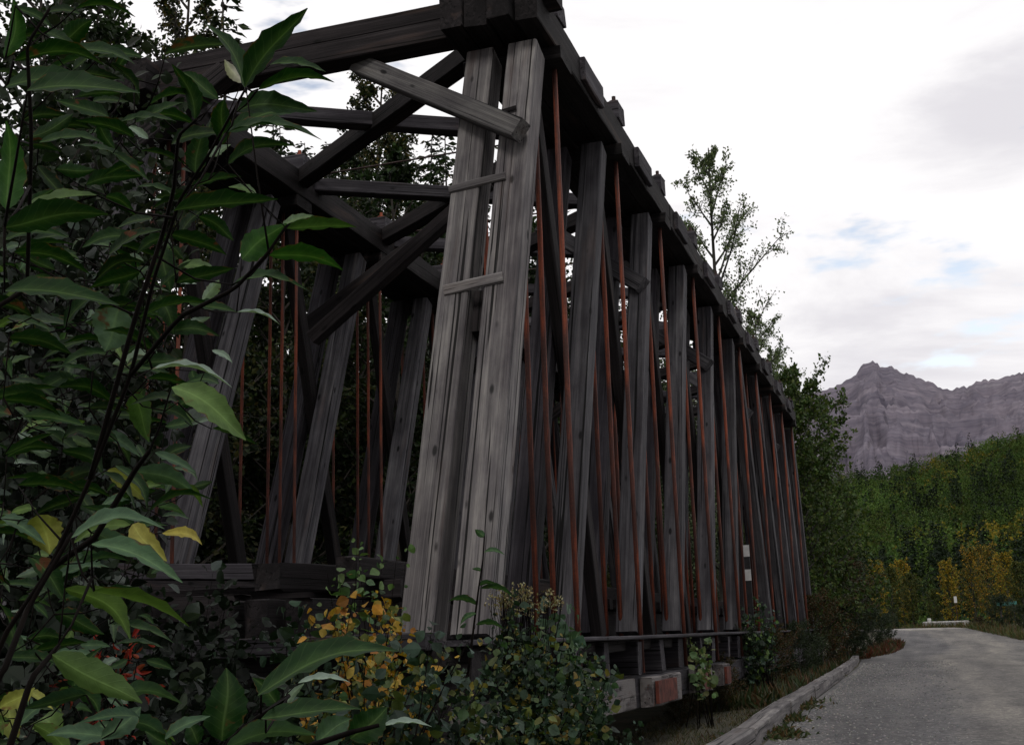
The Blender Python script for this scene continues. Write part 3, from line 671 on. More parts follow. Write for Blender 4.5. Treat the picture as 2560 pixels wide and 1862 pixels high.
# left background, beyond the far truss: (kind, px of the trunk, py of the top, Y)
left = [('sp1', 560, -60, 24, 'tall dark spruce left of the portal, its trunk bare against the sky'),
        ('po2', 420, -120, 21, 'tall leafy tree behind the poplar sapling, lit through by the sky'),
        ('sp3', 250, -160, 19, 'dark spruce behind the upper left leaves'),
        ('po1', 90, -180, 17, 'dense dark tree at the top left corner'),
        ('po3', 330, 120, 24, 'dark leafy tree filling the gap left of the far truss'),
        ('sp2', 700, 300, 33, 'small spruce top just above the second lateral brace'),
        ('po2', 918, 140, 33, 'tree rising in the middle of the portal between crossed braces'),
        ('sp3', 1075, 330, 34, 'dark spruce filling the portal beside the left end post'), ('po1', 960, 370, 27, 'dense leafy tree low in the portal above the far chord'), ('sp3', 835, 360, 30, 'dark spruce low in the portal left of the middle tree'), ('sp1', 680, 240, 36, 'slim spruce between the sapling top and the second lateral brace'),
        ('po2', 860, 330, 36, 'olive leafy tree below the crossed braces in the portal'),
        ('po2', 1010, 300, 30, 'yellowish leafy tree seen just left of the end posts'),
        ('sp2', 1120, 290, 38, 'thin spruce top touching the left end post'),
        ('sp3', 770, 360, 38, 'bushy spruce above the far top chord'),
        ('po1', 600, 330, 26, 'dark leafy tree behind the far truss end'),
        ('po3', 690, 560, 24, 'low dark tree seen between the far truss braces'),
        ('po3', 900, 620, 28, 'low dark tree behind the middle far truss rods'),
        ('po1', 1060, 560, 31, 'dark tree behind the far chord beside the end posts'),
        ('po3', 480, 520, 20, 'low bushy tree behind the left end of the far truss'),
        ('po1', 160, 420, 15, 'low dark tree at the left edge behind the sapling'),
        ('po1', 1290, 520, 42, 'green tree glimpsed between end post and first tie rods'),
        ('po2', 1370, 640, 50, 'tree glimpsed behind the second brace of the near truss'),
        ('po3', 1480, 800, 58, 'tree glimpsed behind the third brace of the near truss')]
HT = {'sp1': 15, 'sp2': 13, 'sp3': 16, 'po1': 14.5, 'po2': 15.5, 'po3': 12.5}
for i, (k, px, py, Yd, lab) in enumerate(left):
    p = at(px, py, Yd); z0 = float(gz(p.x, p.y)); s = (p.z-z0)/HT[k]
    place_tree(k, p.x, p.y, z0, s, i*1.3, 'spruce_tree' if k[0] == 's' else 'leafy_tree', lab, 'tree')
rng = np.random.default_rng(55)
wa = Acc()
def wood_crown(x, y, h, w, nq):
    u = rdir(nq); rr = rng.uniform(.5, 1, nq)[:, None]; lump = 1+.28*np.sin(u[:, :1]*5+x)+.22*np.sin(u[:, 2:]*6+y)
    P = u*rr*lump*np.array([w, w, h*.5]); P[:, 2] += h*.5; P += np.array([x, y, float(gz(x, y))])
    scatter(wa, P, u+rng.normal(0, .6, (nq, 3)), rdir(nq, .4), .24*rng.uniform(.6, 1.4, nq), vary(G_DK+[(.03, .035, .012)], nq, .4), 'rh', 1.0)
def pxof(v):
    v = Vector(v); d = v.dot(FW); return 1280+F*v.dot(RT)/d, 931-F*v.dot(UP)/d
for i in range(330):
    x = -13.5-rng.uniform(0, 1)**1.5*34; y = rng.uniform(4, 120)
    if x > -14.5-(0 if y < 45 else -(y-45)*.04)-2: x -= 1.5
    z0 = float(gz(x, y)); h = 6.0; q0, _ = pxof((x, y, 3.0))
    lim = 600 if q0 < 1300 else 127+1.563*(q0+60-1387)+45
    while h < 27 and pxof((x, y, z0+h+1))[1] > max(lim, 330): h += .7
    h *= rng.uniform(.8, 1.0); wood_crown(x, y, h, rng.uniform(1.8, 2.6)*(1 if h < 14 else 1.25), int(300+45*h))
wo = link('woods', wa.mesh('woods'), M_LEAF); tag(wo, 'dark leafy wood closing off the view behind the bridge', 'woods', None, 'stuff')
# right side behind the bridge's far end
LIB['pr1'] = leafy_tree(19, 4.2, .1, 46, 8, 44, .115, [(.12, .155, .08), (.085, .115, .06), (.16, .20, .10)], seed=31, up=.75, topw=.15)
LIB['pr2'] = leafy_tree(9, 3.0, .05, 40, 8, 34, .15, [(.035, .06, .018), (.05, .085, .02), (.065, .085, .02)], seed=32, up=.55)
LIB['bu1'] = leafy_tree(3.2, 1.8, .02, 34, 8, 46, .07, [(.018, .028, .014), (.028, .04, .018), (.035, .052, .026)], seed=33, up=.7)
LIB['bu2'] = leafy_tree(3.0, 1.8, .02, 32, 8, 44, .07, [(.04, .042, .014), (.055, .036, .014), (.028, .036, .014), (.075, .032, .014)], seed=34, up=.7)
LIB['as1'] = leafy_tree(8, 2.3, .06, 38, 7, 28, .14, G_YEL+G_YEL+G_OLV, seed=35, up=1.5, wsp=.28)
LIB['as2'] = leafy_tree(9, 3.2, .06, 42, 7, 30, .15, G_ORG+G_ORG+G_OLV, seed=36, up=1.5, wsp=.25)
LIB['as3'] = leafy_tree(7, 2.0, .1, 30, 7, 26, .17, [(.045, .07, .018), (.07, .085, .02), (.10, .09, .02)], seed=37, up=.8)
HT.update(pr1=19.6, pr2=9.4, bu1=3.5, bu2=3.3, as1=8.4, as2=9.5, as3=7.4)
right = [('pr1', 1728, 345, 50, 'poplar_tree', 'tallest pale green poplar rising behind the middle of the top chord', .85),
         ('pr1', 1880, 740, 56, 'poplar_tree', 'second poplar, lower, where the top chord meets its crown', 1.0),
         ('pr1', 1950, 850, 64, 'poplar_tree', 'thin topped poplar just above the far end of the bridge', .8),
         ('pr2', 1992, 935, 47, 'round_tree', 'dense round green tree right of the far end of the bridge', .8),
         ('pr2', 2010, 1130, 50, 'round_tree', 'green tree below the round one at the foot of the mountain', .8),
         ('pr2', 1965, 1010, 44, 'round_tree', 'dark green tree directly behind the bridge end posts', 1),
         ('po3', 2060, 1290, 56, 'leafy_tree', 'olive tree with pale leaf tips right of the far bridge end', 1),
         ('bu2', 2060, 1390, 50, 'shrub', 'brown and orange tinted shrub beyond the bridge end', 1),
         ('bu1', 2120, 1420, 62, 'shrub', 'green shrub at the left of the yellow aspens', 1)]
for i, (k, px, py, Yd, nm, lab, w) in enumerate(right):
    p = at(px, py, Yd); z0 = float(gz(p.x, p.y)); s = (p.z-z0)/HT[k]
    e = place_tree(k, p.x, p.y, z0, s, i*1.9, nm, lab, 'shrub' if nm == 'shrub' else 'tree', bark=M_BARKP)
    e.scale = (s*w, s*w, s)
asp = [('as3', 2145, 1410, 100, 'green and yellow aspen at the left end of the yellow group'), ('as1', 2185, 1400, 112, 'yellow aspen with a pointed top, left of the road end'),
       ('as3', 2220, 1415, 118, 'greener aspen between two yellow ones left of the road end'), ('as1', 2245, 1398, 124, 'bright yellow aspen above the pale strip of road'),
       ('as3', 2270, 1430, 120, 'green aspen at the right end of the left group'), ('as1', 2365, 1400, 128, 'slim yellow aspen left of the big orange one'),
       ('as2', 2420, 1372, 124, 'broad orange aspen right of the road end'), ('as2', 2460, 1365, 130, 'orange aspen with golden crown above the barrier logs'),
       ('as1', 2505, 1380, 120, 'yellow aspen right of the orange ones'), ('as3', 2545, 1400, 112, 'green aspen at the right edge behind the teal sign'),
       ('as3', 2330, 1470, 130, 'low dark aspen between the two aspen groups')]
for i, (k, px, py, Yd, lab) in enumerate(asp):
    p = at(px, py, Yd); z0 = min(float(gz(p.x, p.y)), -.6); s = (p.z-z0)/HT[k]
    place_tree(k, p.x, p.y, z0, s, i*2.3, 'aspen_tree', lab, 'tree', 'autumn aspens at the bend of the road', bark=M_BARKP)
# shrubs along the verge of the bridge and round the road
sh = [('bu1', 2175, 1530, 60, 'dark green shrub at the grassy corner where the kerb ends', 1.2), ('bu1', 2110, 1520, 48, 'dark green shrub beside the far kerb timbers', 1.2), ('bu1', 2210, 1545, 70, 'small shrub nearest the pale strip of road', 1.2),
      ('bu2', 2050, 1510, 40, 'olive shrub in front of the far bridge end', 1.0), ('bu1', 1990, 1575, 33, 'green shrub against the lower chord near the far end', 1.0), ('bu2', 1930, 1590, 28, 'rusty olive shrub in the middle of the verge', 1.0),
      ('bu1', 1850, 1600, 24.5, 'shrub covering the lower chord beyond the last rust plate', .9), ('bu2', 1790, 1660, 22.0, 'reddish low shrub in front of the rust plates', 1.0), ('bu2', 1700, 1730, 19.4, 'low shrub under the second rust plate', 1.0),
      ('bu1', 2500, 1500, 86, 'silvery green bush in front of the teal sign', 1.3), ('bu1', 2555, 1520, 80, 'green bush cut by the right edge of the view', 1.3), ('bu2', 2445, 1545, 92, 'low brown bush right of the barrier logs', 1.4),
      ('bu1', 1900, 1660, 29, 'low green shrub by the kerb, below the verge shrubs', 1.1), ('bu1', 2020, 1600, 37, 'bluish green shrub behind the kerb', 1.2)]
for i, (k, px, py, Yd, lab, w) in enumerate(sh):
    p = at(px, py, Yd); z0 = float(gz(p.x, p.y))-.05; s = max(.22, (p.z-z0)/HT[k])*1.12
    e = place_tree(k, p.x, p.y, z0, s, i*1.1, 'shrub', lab, 'shrub', 'shrubs on the verge'); e.scale = (s*w*1.15, s*w*1.15, s)

# ------------------------------------------------------------------ hillside forest: one mass
rng = np.random.default_rng(99)
fo = Acc(); mrows, ncol = HILL.shape[0]-2, HILL.shape[1]
def forest_tree(p, kind, h, w, cols, nq, ls):
    if kind == 's':
        t = rng.uniform(0, 1, nq)**1.2; a = rng.uniform(0, 6.28, nq); r = w*(1-t)*rng.uniform(.3, 1, nq)
        P = np.stack([r*np.cos(a), r*np.sin(a), h*(.08+.95*t)], -1); D = np.stack([np.cos(a), np.sin(a), -.4*np.ones(nq)], -1)
    else:
        u = rdir(nq); rr = rng.uniform(.55, 1, nq)[:, None]; lump = 1+.25*np.sin(u[:, :1]*5+p[0])+.2*np.sin(u[:, 2:]*6+p[1])
        P = u*rr*lump*np.array([w, w, h*.5]); P[:, 2] += h*.52; D = u+rng.normal(0, .5, (nq, 3))
    scatter(fo, P+p, D, rdir(nq, .5), ls*rng.uniform(.6, 1.3, nq), vary([cols[int(rng.integers(0, len(cols)))]], nq, .16), 'rh', 1.0)
cnt = 0
HG = [(.055, .095, .022), (.072, .112, .025), (.038, .07, .02)]
for i in range(12000):
    ix = rng.uniform(.3, ncol-2); pxx = -400+4000*ix/(ncol-1)
    if pxx < 1900 or pxx > 2720: 
        if rng.uniform() > .10: continue
    jy = rng.uniform(0, 1)**.8*(mrows-1.01)
    a0, b0_ = int(jy), int(ix); fa, fb = jy-a0, ix-b0_
    p = (HILL[a0, b0_]*(1-fa)+HILL[a0+1, b0_]*fa)*(1-fb)+(HILL[a0, b0_+1]*(1-fa)+HILL[a0+1, b0_+1]*fa)*fb
    near = 1-jy/mrows; patch = math.sin(p[0]*.05+1)*math.sin(p[1]*.043)
    u = rng.uniform()
    if u < .10 or (patch > .7 and u < .5) or (jy/mrows < .28 and u < .55): forest_tree(p, 's', rng.uniform(5.5, 10.5), 1.3, [(.010, .018, .009), (.014, .024, .011)], 120, .6)
    else:
        yel = rng.uniform() < .012+(.25 if patch < -.72 else 0)
        cols = [(.14, .13, .02), (.18, .14, .02)] if yel else (HG if rng.uniform() < .75 else [(.055, .085, .016), (.05, .06, .016)])
        big_ = .95+.45*math.sin(p[0]*.035+1.3*math.sin(p[1]*.03))*math.cos(p[1]*.028+p[0]*.012); b_ = rng.uniform(.75, 1.3)*big_; forest_tree(p, 'd', rng.uniform(3.5, 6.5), rng.uniform(1.6, 3.2), [tuple(v*b_ for v in q) for q in cols], 150, .55)
    cnt += 1
hf = link('forest', fo.mesh('forest'), M_FAR); tag(hf, 'dark green wood covering the hillside with scattered yellow trees', 'forest', None, 'stuff')

# ------------------------------------------------------------------ undergrowth
def bush_cloud(name, pts, label, cat, n, ls, cols, stems=0, tpl='ov', droop=-.3, group=None, base=None, sq=.5):
    """shrub: leafy twigs rising from its base through the listed (centre, radius) lobes"""
    global rng
    lf = Acc(); st_ = Acc(); P = []; D = []
    base = base if base is not None else Vector((pts[0][0].x, pts[0][0].y, float(gz(pts[0][0].x, pts[0][0].y))))
    tot = sum(r**2 for _, r in pts)
    for (c, r) in pts:
        c = np.array(c); m = max(2, int(round(stems*r*r/tot))) if stems else 6
        for k in range(m):
            u = rdir(1)[0]; tip = c+u*r*np.array([1, 1, .9])*rng.uniform(.5, 1)
            b_ = np.array(base)+np.array([rng.normal(0, .12), rng.normal(0, .12), 0]); mid = (b_+tip)/2+rng.normal(0, .12*r, 3)+np.array([0, 0, .15*r])
            q = np.linspace(0, 1, 7)[:, None]; Bz = (1-q)**2*b_+2*q*(1-q)*mid+q*q*tip
            st_.tube(Bz, .009*(1.1-q[:, 0]), 4)
            w = int(n*r*r/tot/m); uu = rng.uniform(.35, 1.02, w)**.7
            bp = np.stack([np.interp(uu, q[:, 0], Bz[:, j]) for j in range(3)], -1)
            off = rdir(w)*rng.uniform(.1, 1, (w, 1))*r*sq*.5
            P.append(bp+off); D.append(unit(off+1e-6)+rng.normal(0, .4, (w, 3))+np.array([0, 0, droop]))
    P = np.concatenate(P); D = np.concatenate(D); k = len(P)
    scatter(lf, P, D, rdir(k, .7), ls*(.5+1.3*rng.uniform(0, 1, k)**2.2), vary(cols, k, .3), tpl, 1.25)
    bl = np.array(base)
    e = empty(name, base, label, cat, group)
    for a_, nm, mt in ((st_, 'stems', M_TWIG), (lf, 'leaves', M_LEAF)):
        a_.V = [v-bl for v in a_.V]; link(nm, a_.mesh(nm), mt, e)
    return e
rng = np.random.default_rng(5)
GB = [(.016, .032, .018), (.024, .046, .028), (.011, .021, .012), (.045, .075, .05)]
YB = [(.42, .23, .03), (.34, .20, .035), (.30, .22, .045), (.26, .11, .025), (.11, .13, .035), (.06, .09, .035), (.04, .065, .035)]
MB_ = GB+GB+[(.10, .11, .03), (.16, .13, .03), (.06, .09, .035), (.05, .09, .04)]
bush_cloud('yellow_shrub', [(at(905, 1530, 6.9), .30), (at(930, 1480, 6.8), .2), (at(920, 1560, 7.6), .34), (at(880, 1680, 7.3), .38), (at(960, 1470, 7.8), .2), (at(1000, 1640, 7.4), .3), (at(820, 1560, 7.0), .25), (at(1010, 1760, 6.4), .35), (at(860, 1800, 6.4), .3)], 'shrub with yellow and orange leaves before the left foot of the end posts', 'shrub', 1700, .05, YB, 34)
bush_cloud('young_birch', [(at(935, 1330, 7.9), .16), (at(925, 1420, 7.9), .18), (at(860, 1460, 7.9), .2), (at(1010, 1400, 7.8), .13)], 'spindly green birch topping the yellow shrub, before the far truss', 'shrub', 150, .06, [(.07, .13, .06), (.10, .16, .06)], 8)
bush_cloud('green_shrub', [(at(1330, 1600, 8.2), .36), (at(1400, 1700, 8.0), .45), (at(1260, 1720, 7.6), .45), (at(1420, 1800, 7.8), .45), (at(1230, 1540, 8.1), .25)], 'mixed green and olive shrub in front of the near rods', 'shrub', 3600, .045, MB_, 44)
bush_cloud('green_shrub', [(at(1120, 1790, 6.4), .42), (at(1260, 1830, 6.2), .42), (at(980, 1800, 6.3), .4)], 'low green shrub with yellow flecks at the bottom middle', 'shrub', 2300, .042, MB_, 32)
bush_cloud('green_shrub', [(at(1370, 1500, 8.6), .2), (at(1380, 1560, 8.5), .24)], 'leafy shoot with bright green leaves climbing beside the tie rods', 'shrub', 130, .085, [(.05, .09, .06), (.07, .12, .07)], 8)
bush_cloud('green_shrub', [(at(760, 1620, 7.6), .36), (at(640, 1700, 7.4), .4), (at(800, 1760, 7.0), .4), (at(700, 1540, 7.8), .22)], 'dim green shrub under the collapsed timbers', 'shrub', 800, .075, GB, 24)
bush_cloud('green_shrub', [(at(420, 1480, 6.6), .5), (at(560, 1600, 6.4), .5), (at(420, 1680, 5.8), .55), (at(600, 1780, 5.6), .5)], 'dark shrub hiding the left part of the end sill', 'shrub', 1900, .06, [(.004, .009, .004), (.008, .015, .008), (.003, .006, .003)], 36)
bush_cloud('green_shrub', [(at(880, 1740, 5.6), .4), (at(1060, 1720, 6.0), .42), (at(1180, 1650, 6.6), .35), (at(760, 1830, 5.2), .4)], 'bluish green shrub with broad leaves between the yellow shrub and the bottom edge', 'shrub', 620, .062, [(.025, .045, .032), (.04, .068, .05), (.014, .027, .016), (.07, .09, .03)], 24)
bush_cloud('green_shrub', [(at(1500, 1690, 9.3), .25), (at(1480, 1790, 9.0), .35)], 'dark shrub at the left end of the white painted chord', 'shrub', 500, .055, GB, 14)
bush_cloud('vine', [(at(1745, 1620, 18.3), .3), (at(1760, 1660, 18.2), .28), (at(1735, 1590, 18.4), .15)], 'pale leaved climbing shoot between the second and third rust plates', 'plant', 140, .10, [(.10, .16, .07), (.16, .18, .08)], 8)
bush_cloud('green_shrub', [(at(1900, 1530, 24.5), .5), (at(1880, 1600, 24.3), .6), (at(1840, 1500, 24.5), .3)], 'thin green shrub growing up the far rods', 'shrub', 700, .085, GB+[(.1, .16, .05)], 18)
# seed heads
se = Acc(); sm_ = Acc(); sb = at(1300, 1600, 8.3); sbz = np.array((sb.x, sb.y, float(gz(sb.x, sb.y))))
for (px, py, r, m) in ((1290, 1490, .16, 34), (1250, 1500, .10, 14), (1380, 1500, .10, 16), (1310, 1520, .16, 24)):
    c = np.array(at(px, py, 8.3))
    for k in range(m):
        tip = c+rdir(1)[0]*r*rng.uniform(.3, 1)*np.array([1.2, 1, .7]); sm_.tube(np.array([sbz+rng.normal(0, .05, 3)*[1, 1, 0], (sbz+tip)/2+rng.normal(0, .04, 3), tip]), [.004, .003, .002], 3)
        w = 9; scatter(se, tip+rng.normal(0, .02, (w, 3)), rdir(w, .5), rdir(w), .024*rng.uniform(.7, 1.3, w), vary([(.2, .16, .07), (.14, .10, .045), (.3, .28, .17)], w, .2), 'rh', .8)
e = empty('seed_head_plant', sbz, 'tan tufts of dry seed heads before the first tie rods', 'plant')
for a_, nm, mt in ((sm_, 'stems', M_TWIG), (se, 'seed_heads', M_LEAF)):
    a_.V = [v-sbz for v in a_.V]; link(nm, a_.mesh(nm), mt, e)

# ------------------------------------------------------------------ large leaves near the camera
def bigleaf(acc, b, t, dep, wpx, col, rs, curl=.15, tip2=None, dt=0.0):
    """b,t: base and tip in photograph pixels /1.1288; real blade with midrib fold, arch and toothed margin"""
    b3 = np.array(atdist(b[0]*1.1288, b[1]*1.1288, dep)); t3 = np.array(atdist(t[0]*1.1288, t[1]*1.1288, dep*(1+dt)))
    ax = t3-b3; Ln = np.linalg.norm(ax); ax /= Ln
    vd = unit((b3+t3)/2); sp = unit(np.cross(ax, vd)); wpx = wpx*1.0; wreal = max(Ln*.36, wpx*1.1288/F*dep); k = min(1, wpx*1.1288/F*dep/wreal)
    W = unit(sp*k+vd*math.sqrt(max(0, 1-k*k))*rs.choice([-1, 1])); Nn = np.cross(ax, W)
    if Nn[2] < 0: Nn = -Nn
    n = 13; V = []; Cc = []; ph = rs.uniform(0, 6)
    for i in range(n+1):
        s = i/n; w = wreal*.5*(math.sin(math.pi*s**.8)**.85)*(1.06-.12*s) if 0 < i < n else .0008
        c = b3+ax*Ln*s+Nn*Ln*(curl*math.sin(math.pi*s)-curl*.35*s*s)+W*Ln*.03*math.sin(s*5+ph)
        for j, q in enumerate((-1, -.55, 0, .55, 1)):
            tooth = 1+(.07*(1 if i % 2 else -1) if abs(q) == 1 else 0)+rs.uniform(-.02, .02)
            V.append(c+W*w*q*tooth+Nn*(abs(q)**1.3*w*.33+w*.10*math.sin(i*1.6+q*2+ph)*abs(q)))
            cl = np.array(col)*(1+rs.uniform(-.07, .07))
            if q == 0: cl = cl*1.3+np.array((.02, .025, .008))
            Cc.append(cl); acc.U.append((s, q, ph))
    i = np.arange(n)[:, None]*5; Fq = np.concatenate([i+np.array([[j, j+1, j+6, j+5]]) for j in range(4)])
    acc.add(V, [Fq], np.array(Cc)); return b3
g_, p_, pg, y_, yg = (.007, .029, .005), (.19, .25, .21), (.05, .095, .055), (.20, .21, .045), (.07, .12, .03)
LV = [((545,195),(677,15),50,g_),((545,195),(460,50),30,g_),((535,185),(497,133),26,(.45,.42,.42)),((571,198),(740,178),24,g_),((598,145),(722,156),16,g_),((524,249),(700,240),46,g_),((504,289),(645,249),42,g_),
 ((500,296),(712,302),16,g_),((504,363),(648,316),28,g_),((433,265),(386,141),34,g_),((484,218),(400,161),34,g_),((430,272),(319,258),22,g_),((433,386),(447,275),46,g_),((490,320),(497,218),42,g_),
 ((460,346),(511,322),20,p_),((329,306),(279,279),16,p_),((423,413),(534,390),20,g_),((568,430),(507,413),16,p_),((386,470),(615,440),38,g_),((370,440),(338,443),9,p_),((215,433),(10,494),12,p_),
 ((10,500),(238,473),60,g_),((15,465),(12,270),56,(.017,.062,.009)),((30,135),(232,138),30,g_),((8,195),(215,175),38,g_),((60,205),(309,202),38,g_),((150,110),(300,140),22,g_),((114,110),(208,44),42,g_),
 ((12,128),(35,-5),34,(.017,.062,.009)),((37,17),(118,64),18,g_),((168,20),(300,32),16,g_),((60,302),(165,255),36,g_),((47,312),(134,336),22,g_),((235,433),(302,477),24,g_),((535,573),(631,493),60,(.017,.062,.009)),
 ((635,506),(789,504),28,(.03,.07,.015)),((625,497),(699,478),15,p_),((596,564),(760,596),38,(.017,.062,.009)),((515,631),(680,634),18,g_),((393,593),(478,594),20,p_),((395,628),(435,628),9,p_),((447,666),(485,618),26,p_),
 ((524,692),(621,716),6,p_),((418,672),(524,692),22,g_),((374,733),(486,740),32,g_),((266,684),(232,778),95,(.085,.14,.10)),((333,786),(250,808),46,p_),((361,552),(374,645),52,g_),((357,652),(385,738),40,g_),
 ((309,703),(470,669),20,g_),((337,817),(515,851),9,p_),((470,775),(515,803),13,p_),((378,861),(549,968),60,(.09,.15,.05)),((326,840),(429,858),18,g_),((292,872),(333,975),50,(.05,.10,.03)),((343,1002),(433,1047),20,pg),
 ((299,1040),(433,1091),42,pg),((137,995),(234,1050),30,g_),((237,1040),(330,1105),38,y_),((10,648),(265,672),40,g_),((87,1139),(111,1226),72,y_),((158,1189),(363,1159),28,pg),((0,1149),(101,1203),26,pg),
 ((202,1179),(319,1223),34,pg),((292,1162),(365,1243),48,(.26,.24,.06)),((360,1179),(450,1203),22,(.34,.28,.05)),((202,1206),(407,1283),38,(.05,.10,.05)),((144,1300),(296,1408),42,yg),((208,1307),(420,1384),22,yg),
 ((114,1451),(312,1560),62,(.085,.14,.055)),((168,1226),(104,1300),58,g_),((225,1636),(316,1566),44,pg),((0,1569),(77,1522),36,y_),((13,1569),(40,1643),50,(.12,.14,.03)),((64,1532),(118,1569),16,y_),((97,1586),(134,1643),60,yg),
 ((30,560),(200,600),30,g_),((10,530),(150,520),24,g_),((20,745),(160,780),34,g_),((160,830),(60,880),30,g_),((50,925),(190,940),26,g_),((15,1010),(130,990),26,g_),((40,1075),(190,1090),24,g_),((250,890),(130,850),30,g_),
 ((330,1130),(470,1100),14,g_),((120,1360),(230,1400),40,g_),((20,1390),(60,1460),30,(.04,.07,.04)),((120,600),(40,555),34,g_),((300,520),(180,545),28,g_),((310,600),(200,640),34,g_),((380,520),(300,560),24,g_),((60,830),(10,900),34,g_),
 ((320,360),(230,390),26,g_),((250,340),(330,400),20,g_),((440,480),(520,530),30,g_),((340,905),(430,940),24,g_),((170,720),(90,700),28,g_),((230,960),(310,1010),26,pg),((350,1120),(410,1140),18,pg),((300,1085),(240,1130),30,g_),((60,1230),(150,1330),40,g_)]
rs = random.Random(4)
sap = Acc(); stm = Acc()
def pth(pts, r0, r1, dep):
    P = [np.array(atdist(x*1.1288, y*1.1288, d)) for (x, y, d) in pts]; P = np.array(P); s = np.linspace(0, 1, len(P)); ss = np.linspace(0, 1, len(P)*4)
    Q = np.stack([np.interp(ss, s, P[:, k]) for k in range(3)], -1); stm.tube(Q, r0+(r1-r0)*ss, 6)
    return Q
ST = [pth([(-60, 1720, 1.9), (0, 1420, 1.85), (110, 1260, 1.8), (200, 1060, 1.75), (290, 830, 1.7), (340, 620, 1.65), (400, 440, 1.6), (470, 330, 1.55), (520, 240, 1.5), (545, 195, 1.45)], .0040, .0013, 1.7),
      pth([(200, 1060, 1.75), (300, 700, 1.7), (360, 520, 1.7), (385, 420, 1.65), (395, 300, 1.6), (435, 265, 1.55)], .004, .0018, 1.7),
      pth([(290, 830, 1.7), (400, 700, 1.6), (520, 640, 1.55), (590, 565, 1.5), (635, 500, 1.5)], .0035, .0018, 1.6),
      pth([(-60, 1600, 1.7), (10, 1480, 1.7), (60, 1350, 1.75), (160, 1180, 1.75)], .005, .003, 1.7),
      pth([(0, 1720, 1.6), (70, 1500, 1.6), (130, 1430, 1.65)], .0045, .003, 1.6),
      pth([(-40, 700, 1.5), (60, 640, 1.5), (70, 300, 1.45), (60, 100, 1.45), (110, 20, 1.45)], .003, .0015, 1.5),
      pth([(110, 1260, 1.8), (210, 1190, 1.7), (300, 1040, 1.65), (330, 1000, 1.6)], .005, .003, 1.7)]
ALLS = np.concatenate(ST)
def petiole(b3, col=(.16, .2, .05)):
    d = np.linalg.norm(ALLS-b3, axis=1); q = ALLS[int(np.argmin(d))]
    if min(d) < .16: stm.tube(np.array([q, (q+b3)/2+np.array([0, 0, .008]), b3]), [.0014, .0011, .001], 4, col)
    else:
        m_ = b3+(q-b3)/min(d)*.035; stm.tube(np.array([q, m_+np.array([0, 0, -.02]), m_, b3]), [.0016, .0013, .0012, .001], 4, col)
bases = []
ex = random.Random(12)
for i in range(150):
    x, y = ex.uniform(-10, 400)*(1 if ex.random() < .8 else 1.25), ex.uniform(-10, 1650)
    if y > 1050 and x > 330: continue
    a_ = ex.choice((ex.uniform(-.5, .5), ex.uniform(math.pi-.5, math.pi+.5), ex.uniform(-1.2, 1.2))); ln = ex.uniform(70, 150); c = ex.choice((g_, g_, g_, (.004, .017, .0035), (.005, .02, .004), (.02, .036, .022))) if y < 1100 else ex.choice((g_, pg, yg, g_, (.02, .05, .025)))
    LV.append(((x, y), (x+ln*math.cos(a_), y+ln*math.sin(a_)*.8), ex.uniform(8, 34), c))
for i in range(170):
    x, y = ex.uniform(-10, 430), ex.uniform(520, 1640)
    if y > 1120 and x > 360: continue
    a_ = ex.uniform(-.7, 3.9); ln = ex.uniform(35, 85); c = ex.choice((pg, (.10, .14, .11), g_, (.02, .04, .018), (.03, .06, .03), yg, g_))
    LV.append(((x, y), (x+ln*math.cos(a_), y+ln*math.sin(a_)*.7), ex.uniform(4, 22), c))
for (b, t, w, c) in LV:
    ln = math.hypot(b[0]-t[0], b[1]-t[1])*1.1288
    dep = min(2.3, max(1.25, .115*F/max(ln, 90)))*rs.uniform(.95, 1.12)*(1.25 if ln < 100 else 1)
    bases.append(bigleaf(sap, b, t, dep, w, c, rs, curl=rs.uniform(.03, .16), dt=rs.uniform(-.03, .03)))
while bases:
    ds = [np.linalg.norm(ALLS-q_, axis=1) for q_ in bases]; j_ = int(np.argmin([d_.min() for d_ in ds])); b3 = bases.pop(j_); q = ALLS[int(np.argmin(ds[j_]))]
    mid = (q+b3)/2+np.array([0, 0, -.012*rs.uniform(.3, 1)]); stm.tube(np.array([q, mid, b3]), [.0018, .0014, .001], 4, (.05, .05, .02)); ALLS = np.concatenate([ALLS, [mid, b3]])
se_ = np.array(atdist(-68, 1940, 1.95)); se_[2] = float(gz(se_[0], se_[1]))
sapo = empty('poplar_sapling', se_, 'tall poplar sapling with large toothed leaves filling the left foreground', 'sapling')
stm.tube(np.array([se_, ST[0][0]]), [.014, .011], 6)
for a_, nm, mt in ((stm, 'stem', M_TWIG), (sap, 'leaves', M_BIGLEAF)):
    a_.V = [v-se_ for v in a_.V]; link(nm, a_.mesh(nm), mt, sapo, smooth=True)
